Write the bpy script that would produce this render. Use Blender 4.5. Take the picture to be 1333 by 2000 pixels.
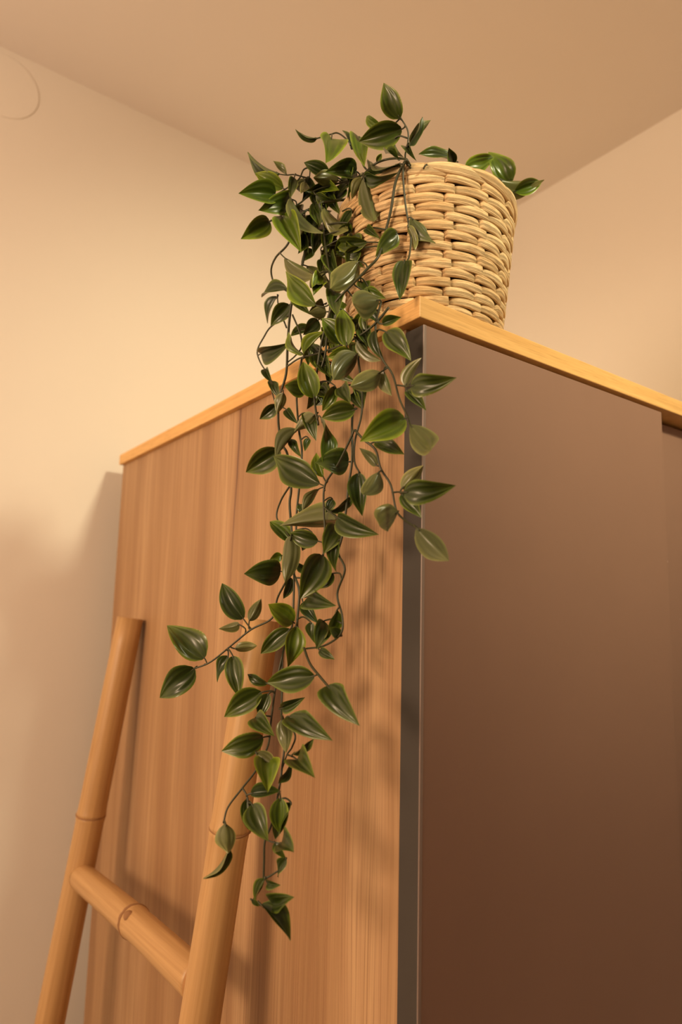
import bpy, math, random
from mathutils import Vector, Matrix

# ---------------------------------------------------------------- camera, lamps, exposure
TOP = 1.95                      # height of the wardrobe top above the floor
C = bpy.context.scene.collection
scene = bpy.context.scene
for o in list(bpy.data.objects):
    bpy.data.objects.remove(o)

cam = bpy.data.cameras.new('camera')
cam.sensor_fit = 'VERTICAL'; cam.sensor_height = 36.0; cam.lens = 1220.14 * 36.0 / 2000.0
cam.clip_start = 0.02; cam.clip_end = 50
cam.dof.use_dof = True; cam.dof.focus_distance = 0.545; cam.dof.aperture_fstop = 4.6
camo = bpy.data.objects.new('camera', cam); C.objects.link(camo)
R_ = Vector((.8079, -.5887, .0253)); U_ = Vector((-.0957, -.0886, .9915)); F_ = Vector((.5815, .8035, .1279))
m = Matrix((R_, U_, -F_)).transposed().to_4x4()
m.translation = Vector((-.3239, -.3478, TOP - .2367))
camo.matrix_world = m
scene.camera = camo

world = bpy.data.worlds.new('world'); scene.world = world; world.use_nodes = True
world.node_tree.nodes['Background'].inputs[0].default_value = (1.0, .74, .48, 1)
world.node_tree.nodes['Background'].inputs[1].default_value = 0.0

vs = scene.view_settings
vs.view_transform = 'Standard'; vs.look = 'None'; vs.gamma = 1.0; vs.use_curve_mapping = False
vs.exposure = 0.0

def lamp(name, kind, loc, energy, colour, radius, target=None, size=None, blend=1.0):
    d = bpy.data.lights.new(name, kind); d.energy = energy; d.color = colour
    d.shadow_soft_size = radius
    o = bpy.data.objects.new(name, d); C.objects.link(o); o.location = loc
    if kind == 'SPOT':
        d.spot_size = math.radians(size); d.spot_blend = blend
    if target is not None:
        o.rotation_euler = (Vector(target) - Vector(loc)).to_track_quat('-Z', 'Y').to_euler()
    return o
# spotlight under the ceiling, to the right behind the viewer
lamp('ceiling_spot', 'SPOT', (.19, -1.05, TOP + .68), 92, (1.0, .89, .58), .075, (.40, .85, TOP - .16), 55, 1.0)
# globe lamp to the left of the wardrobe
lamp('globe_lamp', 'POINT', (-1.50, -.10, TOP + .06), 57.0, (1.0, .71, .47), .20)

# ---------------------------------------------------------------- helpers
def mesh_obj(name, verts, faces, mat, parent=None, smooth=True, uvs=None, mats=None, midx=None):
    me = bpy.data.meshes.new(name); me.from_pydata(verts, [], faces)
    if uvs:
        uv = me.uv_layers.new(name='UVMap')
        for p in me.polygons:
            for li in p.loop_indices:
                uv.data[li].uv = uvs[me.loops[li].vertex_index]
    for mm in (mats or [mat]): me.materials.append(mm)
    if midx:
        me.polygons.foreach_set('material_index', midx)
    me.polygons.foreach_set('use_smooth', [smooth] * len(me.polygons))
    me.update()
    o = bpy.data.objects.new(name, me); C.objects.link(o)
    if parent: o.parent = parent
    return o
def box(name, a, b, mat, parent=None, bevel=0.0):
    x0, y0, z0 = a; x1, y1, z1 = b
    v = [(x0,y0,z0),(x1,y0,z0),(x1,y1,z0),(x0,y1,z0),(x0,y0,z1),(x1,y0,z1),(x1,y1,z1),(x0,y1,z1)]
    f = [(0,3,2,1),(4,5,6,7),(0,1,5,4),(1,2,6,5),(2,3,7,6),(3,0,4,7)]
    o = mesh_obj(name, v, f, mat, parent, smooth=False)
    if bevel:
        bm = o.modifiers.new('bevel', 'BEVEL'); bm.width = bevel; bm.segments = 2; bm.limit_method = 'ANGLE'
    return o
def thing(name, label, cat, loc=(0,0,0), group=None):
    o = bpy.data.objects.new(name, None); C.objects.link(o); o.location = loc; o.empty_display_size = .05
    o['label'] = label; o['category'] = cat
    if group: o['group'] = group
    return o
def struct(o):
    o['kind'] = 'structure'; return o

class NT:
    """small node-graph helper"""
    def __init__(s, name):
        s.mat = bpy.data.materials.new(name); s.mat.use_nodes = True
        s.t = s.mat.node_tree; s.bsdf = s.t.nodes['Principled BSDF']
    def n(s, typ, **kw):
        nd = s.t.nodes.new(typ)
        for k, v in kw.items(): setattr(nd, k, v)
        return nd
    def link(s, a, b): s.t.links.new(a, b)
    def put(s, sock, v):
        if hasattr(v, 'is_linked') or isinstance(v, bpy.types.NodeSocket): s.link(v, sock)
        else: sock.default_value = v
    def coords(s, which='Object', scale=(1,1,1), loc=(0,0,0)):
        tc = s.n('ShaderNodeTexCoord'); mp = s.n('ShaderNodeMapping')
        mp.inputs['Scale'].default_value = scale; mp.inputs['Location'].default_value = loc
        s.link(tc.outputs[which], mp.inputs['Vector']); return mp.outputs['Vector']
    def noise(s, vec, scale=1, detail=4, rough=.55, dist=0):
        nd = s.n('ShaderNodeTexNoise'); s.link(vec, nd.inputs['Vector'])
        nd.inputs['Scale'].default_value = scale; nd.inputs['Detail'].default_value = detail
        nd.inputs['Roughness'].default_value = rough; nd.inputs['Distortion'].default_value = dist
        return nd.outputs['Fac']
    def ramp(s, fac, stops):
        nd = s.n('ShaderNodeValToRGB'); s.link(fac, nd.inputs[0])
        e = nd.color_ramp.elements
        while len(e) < len(stops): e.new(.5)
        for el, (p, c) in zip(e, stops): el.position = p; el.color = (*c, 1) if len(c) == 3 else c
        return nd.outputs[0]
    def mix(s, fac, a, b, mode='MIX'):
        nd = s.n('ShaderNodeMix', data_type='RGBA', blend_type=mode)
        s.put(nd.inputs[0], fac); s.put(nd.inputs[6], a if not isinstance(a, tuple) else (*a, 1)[:4])
        s.put(nd.inputs[7], b if not isinstance(b, tuple) else (*b, 1)[:4]); return nd.outputs[2]
    def math(s, op, a, b=0.0, c=0.0):
        nd = s.n('ShaderNodeMath', operation=op); s.put(nd.inputs[0], a); s.put(nd.inputs[1], b)
        s.put(nd.inputs[2], c); return nd.outputs[0]
    def bump(s, h, strength=.2, dist=.001):
        nd = s.n('ShaderNodeBump'); nd.inputs['Strength'].default_value = strength
        nd.inputs['Distance'].default_value = dist; s.link(h, nd.inputs['Height'])
        s.link(nd.outputs[0], s.bsdf.inputs['Normal'])
    def base(s, c): s.put(s.bsdf.inputs['Base Color'], c if not isinstance(c, tuple) else (*c, 1)[:4])
    def rough(s, v): s.put(s.bsdf.inputs['Roughness'], v)

# ---------------------------------------------------------------- materials
def mat_plaster(name, col, amp):
    g = NT(name); v = g.coords('Object')
    n1 = g.noise(v, 3, 3); g.base(g.mix(n1, tuple(c * .97 for c in col), tuple(min(1, c * 1.02) for c in col)))
    g.rough(.9); h = g.noise(v, 55, 4, .6); g.bump(h, amp, .002); return g.mat
M_WALL = mat_plaster('wall_paint', (.82, .77, .70), .10)
M_CEIL = mat_plaster('ceiling_paint', (.78, .725, .69), .05)
M_WALL_LOW_BOUNCE = mat_plaster('low_bounce_wall', (.30, .25, .21), .10)  # darkened for the unseen front wall, to throw less light on the doors

def mat_oak_panel():
    """vertical grain, side panel; object space = world space"""
    g = NT('oak_panel')
    warp = g.noise(g.coords('Object', (1, 7, 1.3)), 1, 2)
    tc = g.n('ShaderNodeTexCoord'); sep = g.n('ShaderNodeSeparateXYZ'); g.link(tc.outputs['Object'], sep.inputs[0])
    y, z = sep.outputs[1], sep.outputs[2]
    y2 = g.math('MULTIPLY_ADD', warp, .05, y)
    cmb = g.n('ShaderNodeCombineXYZ'); g.link(y2, cmb.inputs[1]); g.link(z, cmb.inputs[2])
    def sc(sy, sz):
        mp = g.n('ShaderNodeMapping'); mp.inputs['Scale'].default_value = (1, sy, sz)
        g.link(cmb.outputs[0], mp.inputs[0]); return mp.outputs[0]
    broad = g.noise(sc(17, .55), 1, 4, .6)
    mid = g.noise(sc(70, 1.6), 1, 4, .6)
    fine = g.noise(sc(560, 5), 1, 2, .5)
    col = g.ramp(broad, [(.30, (.26, .135, .062)), (.46, (.39, .228, .108)), (.66, (.52, .33, .172))])
    col = g.mix(g.ramp(mid, [(.40, (0,0,0)), (.75, (.50,.50,.50))]), col, (.34, .175, .085))
    pores = g.ramp(fine, [(.36, (1, 1, 1)), (.52, (0, 0, 0))])
    col = g.mix(g.math('MULTIPLY', pores, .62), col, (.27, .14, .065))
    # one dark growth crack running down from the top edge
    yc = g.math('SUBTRACT', g.math('MULTIPLY_ADD', g.noise(g.coords('Object', (1, .1, 9)), 1, 2), .006, y), .3245)
    yc = g.math('ADD', yc, g.math('MULTIPLY', g.math('SUBTRACT', z, TOP), .040))
    crack = g.math('SUBTRACT', 1.0, g.math('MULTIPLY', g.math('ABSOLUTE', yc), 360)); crack = g.math('MAXIMUM', crack, 0)
    halo = g.math('MAXIMUM', g.math('SUBTRACT', 1.0, g.math('MULTIPLY', g.math('ABSOLUTE', yc), 75)), 0)
    fade = g.n('ShaderNodeMapRange'); g.link(z, fade.inputs[0])
    for i, vv in enumerate((TOP - .30, TOP - .10, 0.0, 1.0)): fade.inputs[i + 1].default_value = vv
    col = g.mix(g.math('MULTIPLY', g.math('MULTIPLY', halo, fade.outputs[0]), .50), col, (.22, .10, .05))
    col = g.mix(g.math('MULTIPLY', g.math('MULTIPLY', crack, fade.outputs[0]), .85), col, (.10, .04, .03))
    g.base(col); g.rough(.55); g.bump(fine, .25, .0006); return g.mat
M_OAK = mat_oak_panel()

def mat_board():
    g = NT('oak_board')
    n1 = g.noise(g.coords('Object', (4, 4, 160)), 1, 4, .6, .4)
    n2 = g.noise(g.coords('Object', (30, 30, 900)), 1, 3, .6)
    col = g.ramp(n1, [(.3, (.66, .37, .115)), (.7, (.84, .52, .19))])
    col = g.mix(g.math('MULTIPLY', g.ramp(n2, [(.35, (1,1,1)), (.5, (0,0,0))]), .35), col, (.42, .21, .06))
    g.base(col); g.rough(.5); g.bump(n2, .1, .0004); return g.mat
M_BOARD = mat_board()

def mat_plain(name, col, rough, speck=0.0, spec=.5):
    g = NT(name); v = g.coords('Object')
    n = g.noise(v, 9, 3); c = g.mix(n, tuple(x * .94 for x in col), tuple(x * 1.06 for x in col))
    if speck:
        vo = g.n('ShaderNodeTexVoronoi'); g.link(v, vo.inputs[0]); vo.inputs['Scale'].default_value = 21
        d = g.ramp(vo.outputs['Distance'], [(.010, (1,1,1)), (.028, (0,0,0))])
        c = g.mix(g.math('MULTIPLY', d, speck), c, (.62, .5, .4))
    g.base(c); g.rough(rough); g.bsdf.inputs['Specular IOR Level'].default_value = spec
    h = g.noise(v, 900, 2); g.bump(h, .05, .0003); return g.mat
M_DOOR = mat_plain('taupe_laminate', (.25, .142, .100), .50, .6)
M_DOOR_EDGE = mat_plain('taupe_edge_band', (.245, .18, .155), .40)
M_EDGE_DARK = mat_plain('dark_edge_band', (.042, .036, .032), .35)
M_DARK = mat_plain('dark_channel', (.05, .035, .025), .7)
M_INNER = mat_plain('carcass_board', (.45, .32, .2), .6)
M_FLOOR = mat_plain('floor_boards', (.20, .12, .07), .5)

def mat_bamboo():
    g = NT('bamboo')
    n1 = g.noise(g.coords('Object', (190, 190, 4)), 1, 4, .6)
    n2 = g.noise(g.coords('Object', (14, 14, 4)), 1, 3, .6, .6)
    col = g.ramp(n1, [(.3, (.42, .235, .090)), (.7, (.57, .345, .150))])
    st = g.ramp(n2, [(.54, (0,0,0)), (.72, (1,1,1))])
    col = g.mix(g.math('MULTIPLY', st, .45), col, (.30, .13, .04))
    g.base(col); g.rough(.42); g.bump(n1, .15, .0006); return g.mat
M_BAMBOO = mat_bamboo()
M_NODE = mat_plain('bamboo_scar', (.29, .145, .06), .8)
M_CUT = mat_plain('bamboo_cut_end', (.50, .27, .11), .8)

def mat_straw(name, lo, hi):
    g = NT(name)
    tc = g.n('ShaderNodeTexCoord'); oi = g.n('ShaderNodeObjectInfo')
    mp = g.n('ShaderNodeMapping'); mp.inputs['Scale'].default_value = (2.2, 26, 1); g.link(tc.outputs['UV'], mp.inputs[0])
    off = g.n('ShaderNodeCombineXYZ'); g.link(g.math('MULTIPLY', oi.outputs['Random'], 40), off.inputs[0]); g.link(off.outputs[0], mp.inputs['Location'])
    n = g.noise(mp.outputs[0], 1, 4, .6, .5)
    col = g.ramp(n, [(.36, lo), (.54, hi)])
    tint = g.ramp(oi.outputs['Random'], [(0, (.80, .72, .62)), (1, (1.0, 1.0, 1.0))])
    g.base(g.mix(1.0, col, tint, 'MULTIPLY')); g.rough(.6); g.bump(n, .9, .0012); return g.mat
M_STRAW = mat_straw('plaited_straw', (.44, .26, .10), (.90, .67, .37))
M_STAKE = mat_plain('straw_stake', (.50, .30, .13), .8)
M_GAP_SHADE = mat_plain('basket_gap_shade', (.10, .055, .03), .9)  # dark tone stands for the shade between the strands

def mat_leaf(name, mid, edge, rough):
    g = NT(name)
    tc = g.n('ShaderNodeTexCoord'); sep = g.n('ShaderNodeSeparateXYZ'); g.link(tc.outputs['UV'], sep.inputs[0])
    s_ = g.math('ABSOLUTE', g.math('MULTIPLY_ADD', sep.outputs[0], 2.0, -1.0))     # 0 midrib .. 1 margin
    t_ = sep.outputs[1]
    vein = g.math('COSINE', g.math('MULTIPLY', s_, 14.0))
    oi = g.n('ShaderNodeObjectInfo')
    ef = g.ramp(s_, [(.70, (0,0,0)), (.96, (1,1,1))]); tf = g.ramp(t_, [(.62, (0,0,0)), (1, (1,1,1))])
    fac = g.math('MINIMUM', g.math('ADD', ef, g.math('MULTIPLY', tf, .7)), 1.0)
    fac = g.math('MAXIMUM', fac, g.math('MULTIPLY', g.math('MAXIMUM', vein, 0), .13))
    blot = g.noise(g.coords('Object', (3, 3, 3)), 2, 3)
    fac = g.math('MULTIPLY', fac, g.math('MULTIPLY_ADD', blot, .9, .35))
    col = g.mix(fac, mid, edge)
    rim = g.ramp(s_, [(.90, (0,0,0)), (1.0, (1,1,1))])
    col = g.mix(g.math('MULTIPLY', rim, .18), col, tuple(min(1, c * 1.7 + .05) for c in edge))
    tint = g.ramp(oi.outputs['Random'], [(0, (.70, .76, .75)), (1, (1.3, 1.22, 1.0))])
    col = g.mix(1.0, col, tint, 'MULTIPLY')
    g.base(col); g.rough(rough); g.bsdf.inputs['Specular IOR Level'].default_value = .5
    tr = g.n('ShaderNodeBsdfTranslucent'); g.link(col, tr.inputs[0])
    mx = g.n('ShaderNodeMixShader'); mx.inputs[0].default_value = .16
    g.link(g.bsdf.outputs[0], mx.inputs[1]); g.link(tr.outputs[0], mx.inputs[2])
    g.link(mx.outputs[0], g.t.nodes['Material Output'].inputs[0]); return g.mat
M_LEAF_TOP = mat_leaf('leaf_upper_side', (.030, .050, .008), (.16, .22, .026), .30)
M_LEAF_UNDER = mat_leaf('leaf_underside', (.115, .130, .050), (.27, .285, .10), .28)
M_LEAF_LIT = mat_leaf('lit_leaf_upper_side', (.075, .125, .010), (.28, .37, .030), .30)  # brighter copy of the upper side: leaf lighting put into the colour
M_STEM = mat_plain('vine_stem', (.034, .038, .014), .45)

# ---------------------------------------------------------------- the room
H = TOP + .727; WB = .8478; WR = .861; WL = -2.3; WF = -3.7
struct(box('wall_back', (WL, WB, 0), (WR + .1, WB + .1, H), M_WALL))
struct(box('wall_right', (WR, WF, 0), (WR + .1, WB, H), M_WALL))
struct(box('wall_left', (WL - .1, WF, 0), (WL, WB + .1, H), M_WALL))
struct(box('wall_front', (WL - .1, WF - .1, 0), (WR + .1, WF, H), M_WALL_LOW_BOUNCE))
struct(box('ceiling', (WL - .1, WF - .1, H), (WR + .1, WB + .1, H + .1), M_CEIL))
struct(box('floor', (WL - .1, WF - .1, -.1), (WR + .1, WB + .1, 0), M_FLOOR))
struct(box('baseboard_back', (WL, WB - .014, 0), (-.02, WB, .07), M_WALL))

# flush round cover plate on the back wall
def disc(name, c, r, depth, mat, n=48):
    v = []; f = []
    for k, (rr, dy) in enumerate(((r, 0), (r, -depth * .6), (r - depth * .6, -depth))):
        for i in range(n):
            a = 2 * math.pi * i / n; v.append((rr * math.cos(a), dy, rr * math.sin(a)))
    for k in range(2):
        for i in range(n):
            j = (i + 1) % n; f.append((k*n + i, k*n + j, (k+1)*n + j, (k+1)*n + i))
    f.append(tuple(2*n + i for i in range(n)))
    o = mesh_obj(name, v, f, mat, smooth=False); o.location = c; return o
o = disc('cover_plate', (-.236, WB, TOP + .655), .0605, .0013, M_WALL)
o['label'] = 'round wall-coloured cover plate on the left wall just under the ceiling'; o['category'] = 'cover plate'

# ---------------------------------------------------------------- wardrobe
D = .7878
w = thing('wardrobe', 'oak wardrobe with taupe sliding doors and a light oak top board', 'wardrobe')
box('top_board', (0, 0, TOP - .018), (WR - .006, D, TOP), M_BOARD, w, .0009)
box('side_panel', (.0075, .0245, 0), (.0255, D, TOP - .018), M_OAK, w, .0006)
box('side_panel', (WR - .026, .0245, 0), (WR - .008, D, TOP - .018), M_OAK, w, .0006)
box('back_panel', (.0255, D - .012, .05), (WR - .026, D - .004, TOP - .018), M_INNER, w)
box('bottom_board', (.0255, .06, .05), (WR - .026, D - .012, .068), M_INNER, w)
box('plinth', (.0255, .075, 0), (WR - .026, .09, .05), M_DARK, w)
box('door_track', (.0255, .0500, TOP - .030), (WR - .026, .0900, TOP - .018), M_DARK, w)
d1 = box('sliding_door', (.0062, .0004, .03), (.3775, .0222, TOP - .0228), M_DOOR, w, .0007)
d1['label'] = 'front taupe sliding door'
e = box('edge_strip', (.0050, .0014, .03), (.0062, .0220, TOP - .0230), M_EDGE_DARK, d1)
box('corner_trim', (.0047, .0001, .03), (.0080, .0014, TOP - .0228), M_DOOR_EDGE, d1, .0005)
d2 = box('sliding_door', (.355, .0242, .03), (WR - .028, .0442, TOP - .0228), M_DOOR, w, .0007)
d2['label'] = 'recessed taupe sliding door behind the front one'
box('edge_strip', (.3538, .0244, .03), (.355, .0440, TOP - .0230), M_DOOR_EDGE, d2)

# ---------------------------------------------------------------- bamboo ladder
def frame_of(axis):
    a = axis.normalized(); t = Vector((0, 0, 1)) if abs(a.z) < .9 else Vector((1, 0, 0))
    x = t.cross(a).normalized(); return x, a.cross(x), a
def bamboo(name, p0, p1, r, nodes, mat, parent, seed, n=28, scar=0.0):
    """hollow cane from p0 to p1, built along local z; swellings at the node heights (metres from p0)"""
    rnd = random.Random(seed); L = (p1 - p0).length
    hs = sorted(set([0, L] + [L * i / 40 for i in range(1, 40)] + [max(0, min(L, h + d)) for h in nodes for d in (-.016, -.008, -.0045, -.0025, -.001, .0005, .002, .004, .008, .016)]))
    v = []; f = []
    def rad(h):
        q = r
        for nd in nodes:
            d = h - nd
            q += .0011 * math.exp(-(d / .006) ** 2) - .0016 * math.exp(-((d + .0010) / .0012) ** 2)
        return q * (1 - .03 * h / max(L, 1e-6))
    bx, by = rnd.uniform(-.002, .002), rnd.uniform(-.002, .002)
    for h in hs:
        s = math.sin(math.pi * h / L)
        for i in range(n):
            a = 2 * math.pi * i / n; q = rad(h) * (1 + .012 * math.sin(3 * a + 1 + h * 2))
            v.append((q * math.cos(a) + bx * s, q * math.sin(a) + by * s, h))
    m_ = len(hs)
    for k in range(m_ - 1):
        for i in range(n):
            j = (i + 1) % n; f.append((k*n+i, k*n+j, (k+1)*n+j, (k+1)*n+i))
    mi = [0] * len(f)
    for base, inner, flip in ((0, len(v), True), ((m_-1)*n, len(v) + n, False)):      # annular cut ends with a recess
        h = 0 if base == 0 else L; dh = .02 if base == 0 else -.02
        for i in range(n):
            a = 2 * math.pi * i / n; v.append((.62 * r * math.cos(a), .62 * r * math.sin(a), h))
        for i in range(n):
            j = (i + 1) % n; q = (base+i, base+j, inner+j, inner+i); f.append(q[::-1] if flip else q); mi.append(1)
        f.append(tuple(inner + (i if not flip else n-1-i) for i in range(n))); mi.append(1)
    o = mesh_obj(name, v, f, None, parent, mats=[mat, M_CUT], midx=mi)
    x, y, z = frame_of(p1 - p0)
    mm = Matrix((x, y, z)).transposed().to_4x4(); mm.translation = p0; o.matrix_local = mm
    for k, nd in enumerate(nodes):                       # leaf-scar ring at every node
        rv = []; rf = []; nn = 32
        for i in range(nn):
            a = 2 * math.pi * i / nn; wob = .0012 * math.sin(a * 2 + k) + rnd.uniform(-.0003, .0003)
            up = scar * rnd.uniform(.2, 1.0)
            for dr, dz in ((-.0012, -.0022 - up), (.0002, -.0016 - up * .6), (.0004, -.0004), (-.0012, .0002)):
                q = rad(nd) + .0010 + dr; rv.append((q * math.cos(a) + bx, q * math.sin(a) + by, nd + dz + wob))
        for i in range(nn):
            j = (i + 1) % nn
            for c_ in range(3): rf.append((i*4+c_, j*4+c_, j*4+c_+1, i*4+c_+1))
        mesh_obj('node_ring', rv, rf, M_NODE, o)
    if scar:                                             # bud scar: a small raised oval beside the node
        rv = []; rf = []; nn = 14; nd = nodes[0]; a0 = 2.2
        for kk, (s_, hgt) in enumerate(((1.0, -.0008), (.72, .0012), (.35, .0018))):
            for i in range(nn):
                a = 2 * math.pi * i / nn; rr_ = s_ * (1 + .12 * math.sin(3 * a))
                da = .34 * rr_ * math.cos(a); q = r + .0004 + hgt
                rv.append((q * math.cos(a0 + da), q * math.sin(a0 + da), nd + .009 + .0065 * rr_ * math.sin(a)))
        for kk in range(2):
            for i in range(nn):
                j = (i + 1) % nn; rf.append((kk*nn+i, kk*nn+j, (kk+1)*nn+j, (kk+1)*nn+i))
        rf.append(tuple(2*nn + i for i in range(nn)))
        mesh_obj('bud_scar', rv, rf, M_NODE, o)
    return o
lad = thing('bamboo_ladder', 'bamboo ladder with round rungs leaning against the oak side of the wardrobe', 'ladder')
tan = math.tan(math.radians(7.55))
def pole_pt(y, ztop, z): return Vector((-.0135 - (ztop - z) * tan, y, z))
poles = {}
for key, y, zt, node_z, sd in (('far', .6239, TOP - .2835, TOP - .5628, 3), ('near', .2123, TOP - .266, TOP - .4603, 8)):
    p0 = pole_pt(y, zt, .012); p1 = pole_pt(y, zt, zt); L = (p1 - p0).length
    hn = (node_z - p0.z) / (p1.z - p0.z) * L
    nodes = [hn - .40 * k for k in range(5) if hn - .40 * k > .05]
    bamboo('pole', p0, p1, .0200 if key == 'far' else .0188, nodes, M_BAMBOO, lad, sd)
    poles[key] = (y, zt)
for k in range(4):
    za, zb = TOP - .641 - .36 * k, TOP - .5905 - .36 * k
    a = pole_pt(.6239, TOP - .2835, za); b = pole_pt(.2123, TOP - .266, zb)
    a = a + (b - a).normalized() * .012; b = b + (a - b).normalized() * .012
    bamboo('rung', a, b, .0168, [(b - a).length * .545], M_BAMBOO, lad, 20 + k, scar=.006)

# ---------------------------------------------------------------- wicker basket
BX, BY, RT, RB, BH = .0767, .0751, .0838, .0691, .1315
bk = thing('wicker_basket', 'woven straw basket on the front corner of the wardrobe top', 'basket', (BX, BY, TOP))
def rz(z): return RB + (RT - RB) * z / BH
# added dark open cone with a floor: blocks light, shades the weave gaps
v = []; f = []; n = 54
for rr, z in ((rz(0) - .0045, .002), (RT - .0045, BH - .006), (RT - .0065, BH - .006), (rz(0) - .0065, .006)):
    for i in range(n): a = 2*math.pi*i/n; v.append((rr*math.cos(a), rr*math.sin(a), z))
for k in range(3):
    for i in range(n):
        j = (i+1) % n; f.append((k*n+i, k*n+j, (k+1)*n+j, (k+1)*n+i))
f.append(tuple(n-1-i for i in range(n))); f.append(tuple(3*n+i for i in range(n)))
mesh_obj('gap_shade_cone', v, f, M_GAP_SHADE, bk)
NS, ROWS = 15, 15
PITCH = (BH - .0105) / ROWS
for i in range(NS):                                       # upright stakes
    a = 2*math.pi*i/NS + .02; v = []; f = []
    for z in (.001, BH * .5, BH - .008):
        for da, dr in ((-.05, -.0030), (-.03, .0003), (.03, .0003), (.05, -.0030)):
            q = rz(z) + dr; v.append((q*math.cos(a+da), q*math.sin(a+da), z))
    for k in range(2):
        for c_ in range(3): f.append((k*4+c_, k*4+c_+1, (k+1)*4+c_+1, (k+1)*4+c_))
    mesh_obj('stake', v, f, M_STAKE, bk)
def strand_mesh(R, half, sgn, hh, seed):
    """one visible bow of straw between two stakes: one end lies proud and blunt, the other tucks under its neighbour"""
    rnd = random.Random(seed); v = []; f = []; uv = []; NL, NC = 17, 12
    for i in range(NL):
        t = -1 + 2*i/(NL-1); a = t*half; e = t*sgn                      # e = +1 at the proud end
        out = -.0012 + .0026 * (e*.5+.5) + .0016 * (1 - t*t)
        if e > .86: out -= .0046 * ((e - .86)/.14) ** 2.0               # proud end turns in sharply
        if e < -.70: out -= .0030 * ((-.70 - e)/.30) ** 1.3             # tucked end slides under
        hgt = hh * (.94 + .10*(e*.5+.5)) * (1 - .07*abs(t)**6)
        for c_ in range(NC):
            q = 2*math.pi*c_/NC; cq = math.cos(q)
            wob = 1 + .05 * math.sin(q*3 + seed) + .03*math.sin(5*q + t*3)
            r = R + out + .0019*math.copysign(abs(cq) ** .65, cq)*wob
            v.append((r*math.cos(a), r*math.sin(a), hgt*math.sin(q)*wob - .0009*e*sgn*.6 + .0005*math.sin(t*2+seed)))
            uv.append((t*.5+.5, c_/NC))
    for i in range(NL-1):
        for c_ in range(NC):
            j = (c_+1) % NC; f.append((i*NC+c_, (i+1)*NC+c_, (i+1)*NC+j, i*NC+j))
    f.append(tuple(range(NC))); f.append(tuple((NL-1)*NC + NC-1-c_ for c_ in range(NC)))
    return mesh_obj('straw_strand', v, f, M_STRAW, bk, uvs=uv)
for row in range(ROWS):
    z = (row + .5) * PITCH + .0004
    half = math.pi/NS * 1.12; sgn = 1 if row % 2 else -1
    protos = [strand_mesh(rz(z), half, sgn, PITCH * hf, row*3+k) for k, hf in enumerate((.51, .54, .57))]
    rnd = random.Random(100 + row)
    for i in range(NS):
        p = protos[i] if i < 3 else protos[rnd.randrange(3)].copy()
        if i >= 3: C.objects.link(p); p.parent = bk
        p.location = (0, 0, z + rnd.uniform(-.0003, .0003))
        p.rotation_euler = (rnd.uniform(-.012, .012), rnd.uniform(-.012, .012), 2*math.pi*(i + .5)/NS + .02 + .035*sgn + rnd.uniform(-.012, .012))
# rim: overlapping wraps laid one over the next
NR = 13
rp = []
for k in range(3):
    v = []; f = []; uv = []; NL, NC = 17, 10; half = 2*math.pi/NR * .86
    for i in range(NL):
        t = -1 + 2*i/(NL-1); a = t*half; tp = max(.10, (1 - abs(t)**2.4)) ** .5
        for c_ in range(NC):
            q = 2*math.pi*c_/NC
            r = RT + .0012 + .0020*(-t) * .7 + .0030*tp*math.cos(q)
            v.append((r*math.cos(a), r*math.sin(a), -.0022*t + .0058*tp*math.sin(q) + .0004*math.sin(3*t+k))); uv.append((t*.5+.5, c_/NC))
    for i in range(NL-1):
        for c_ in range(NC):
            j = (c_+1) % NC; f.append((i*NC+c_, (i+1)*NC+c_, (i+1)*NC+j, i*NC+j))
    f.append(tuple(range(NC))); f.append(tuple((NL-1)*NC + NC-1-c_ for c_ in range(NC)))
    rp.append(mesh_obj('rim_wrap', v, f, M_STRAW, bk, uvs=uv))
for i in range(NR):
    p = rp[i] if i < 3 else rp[i % 3].copy()
    if i >= 3: C.objects.link(p); p.parent = bk
    p.location = (0, 0, BH - .0062); p.rotation_euler = (0, 0, 2*math.pi*i/NR)

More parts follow.
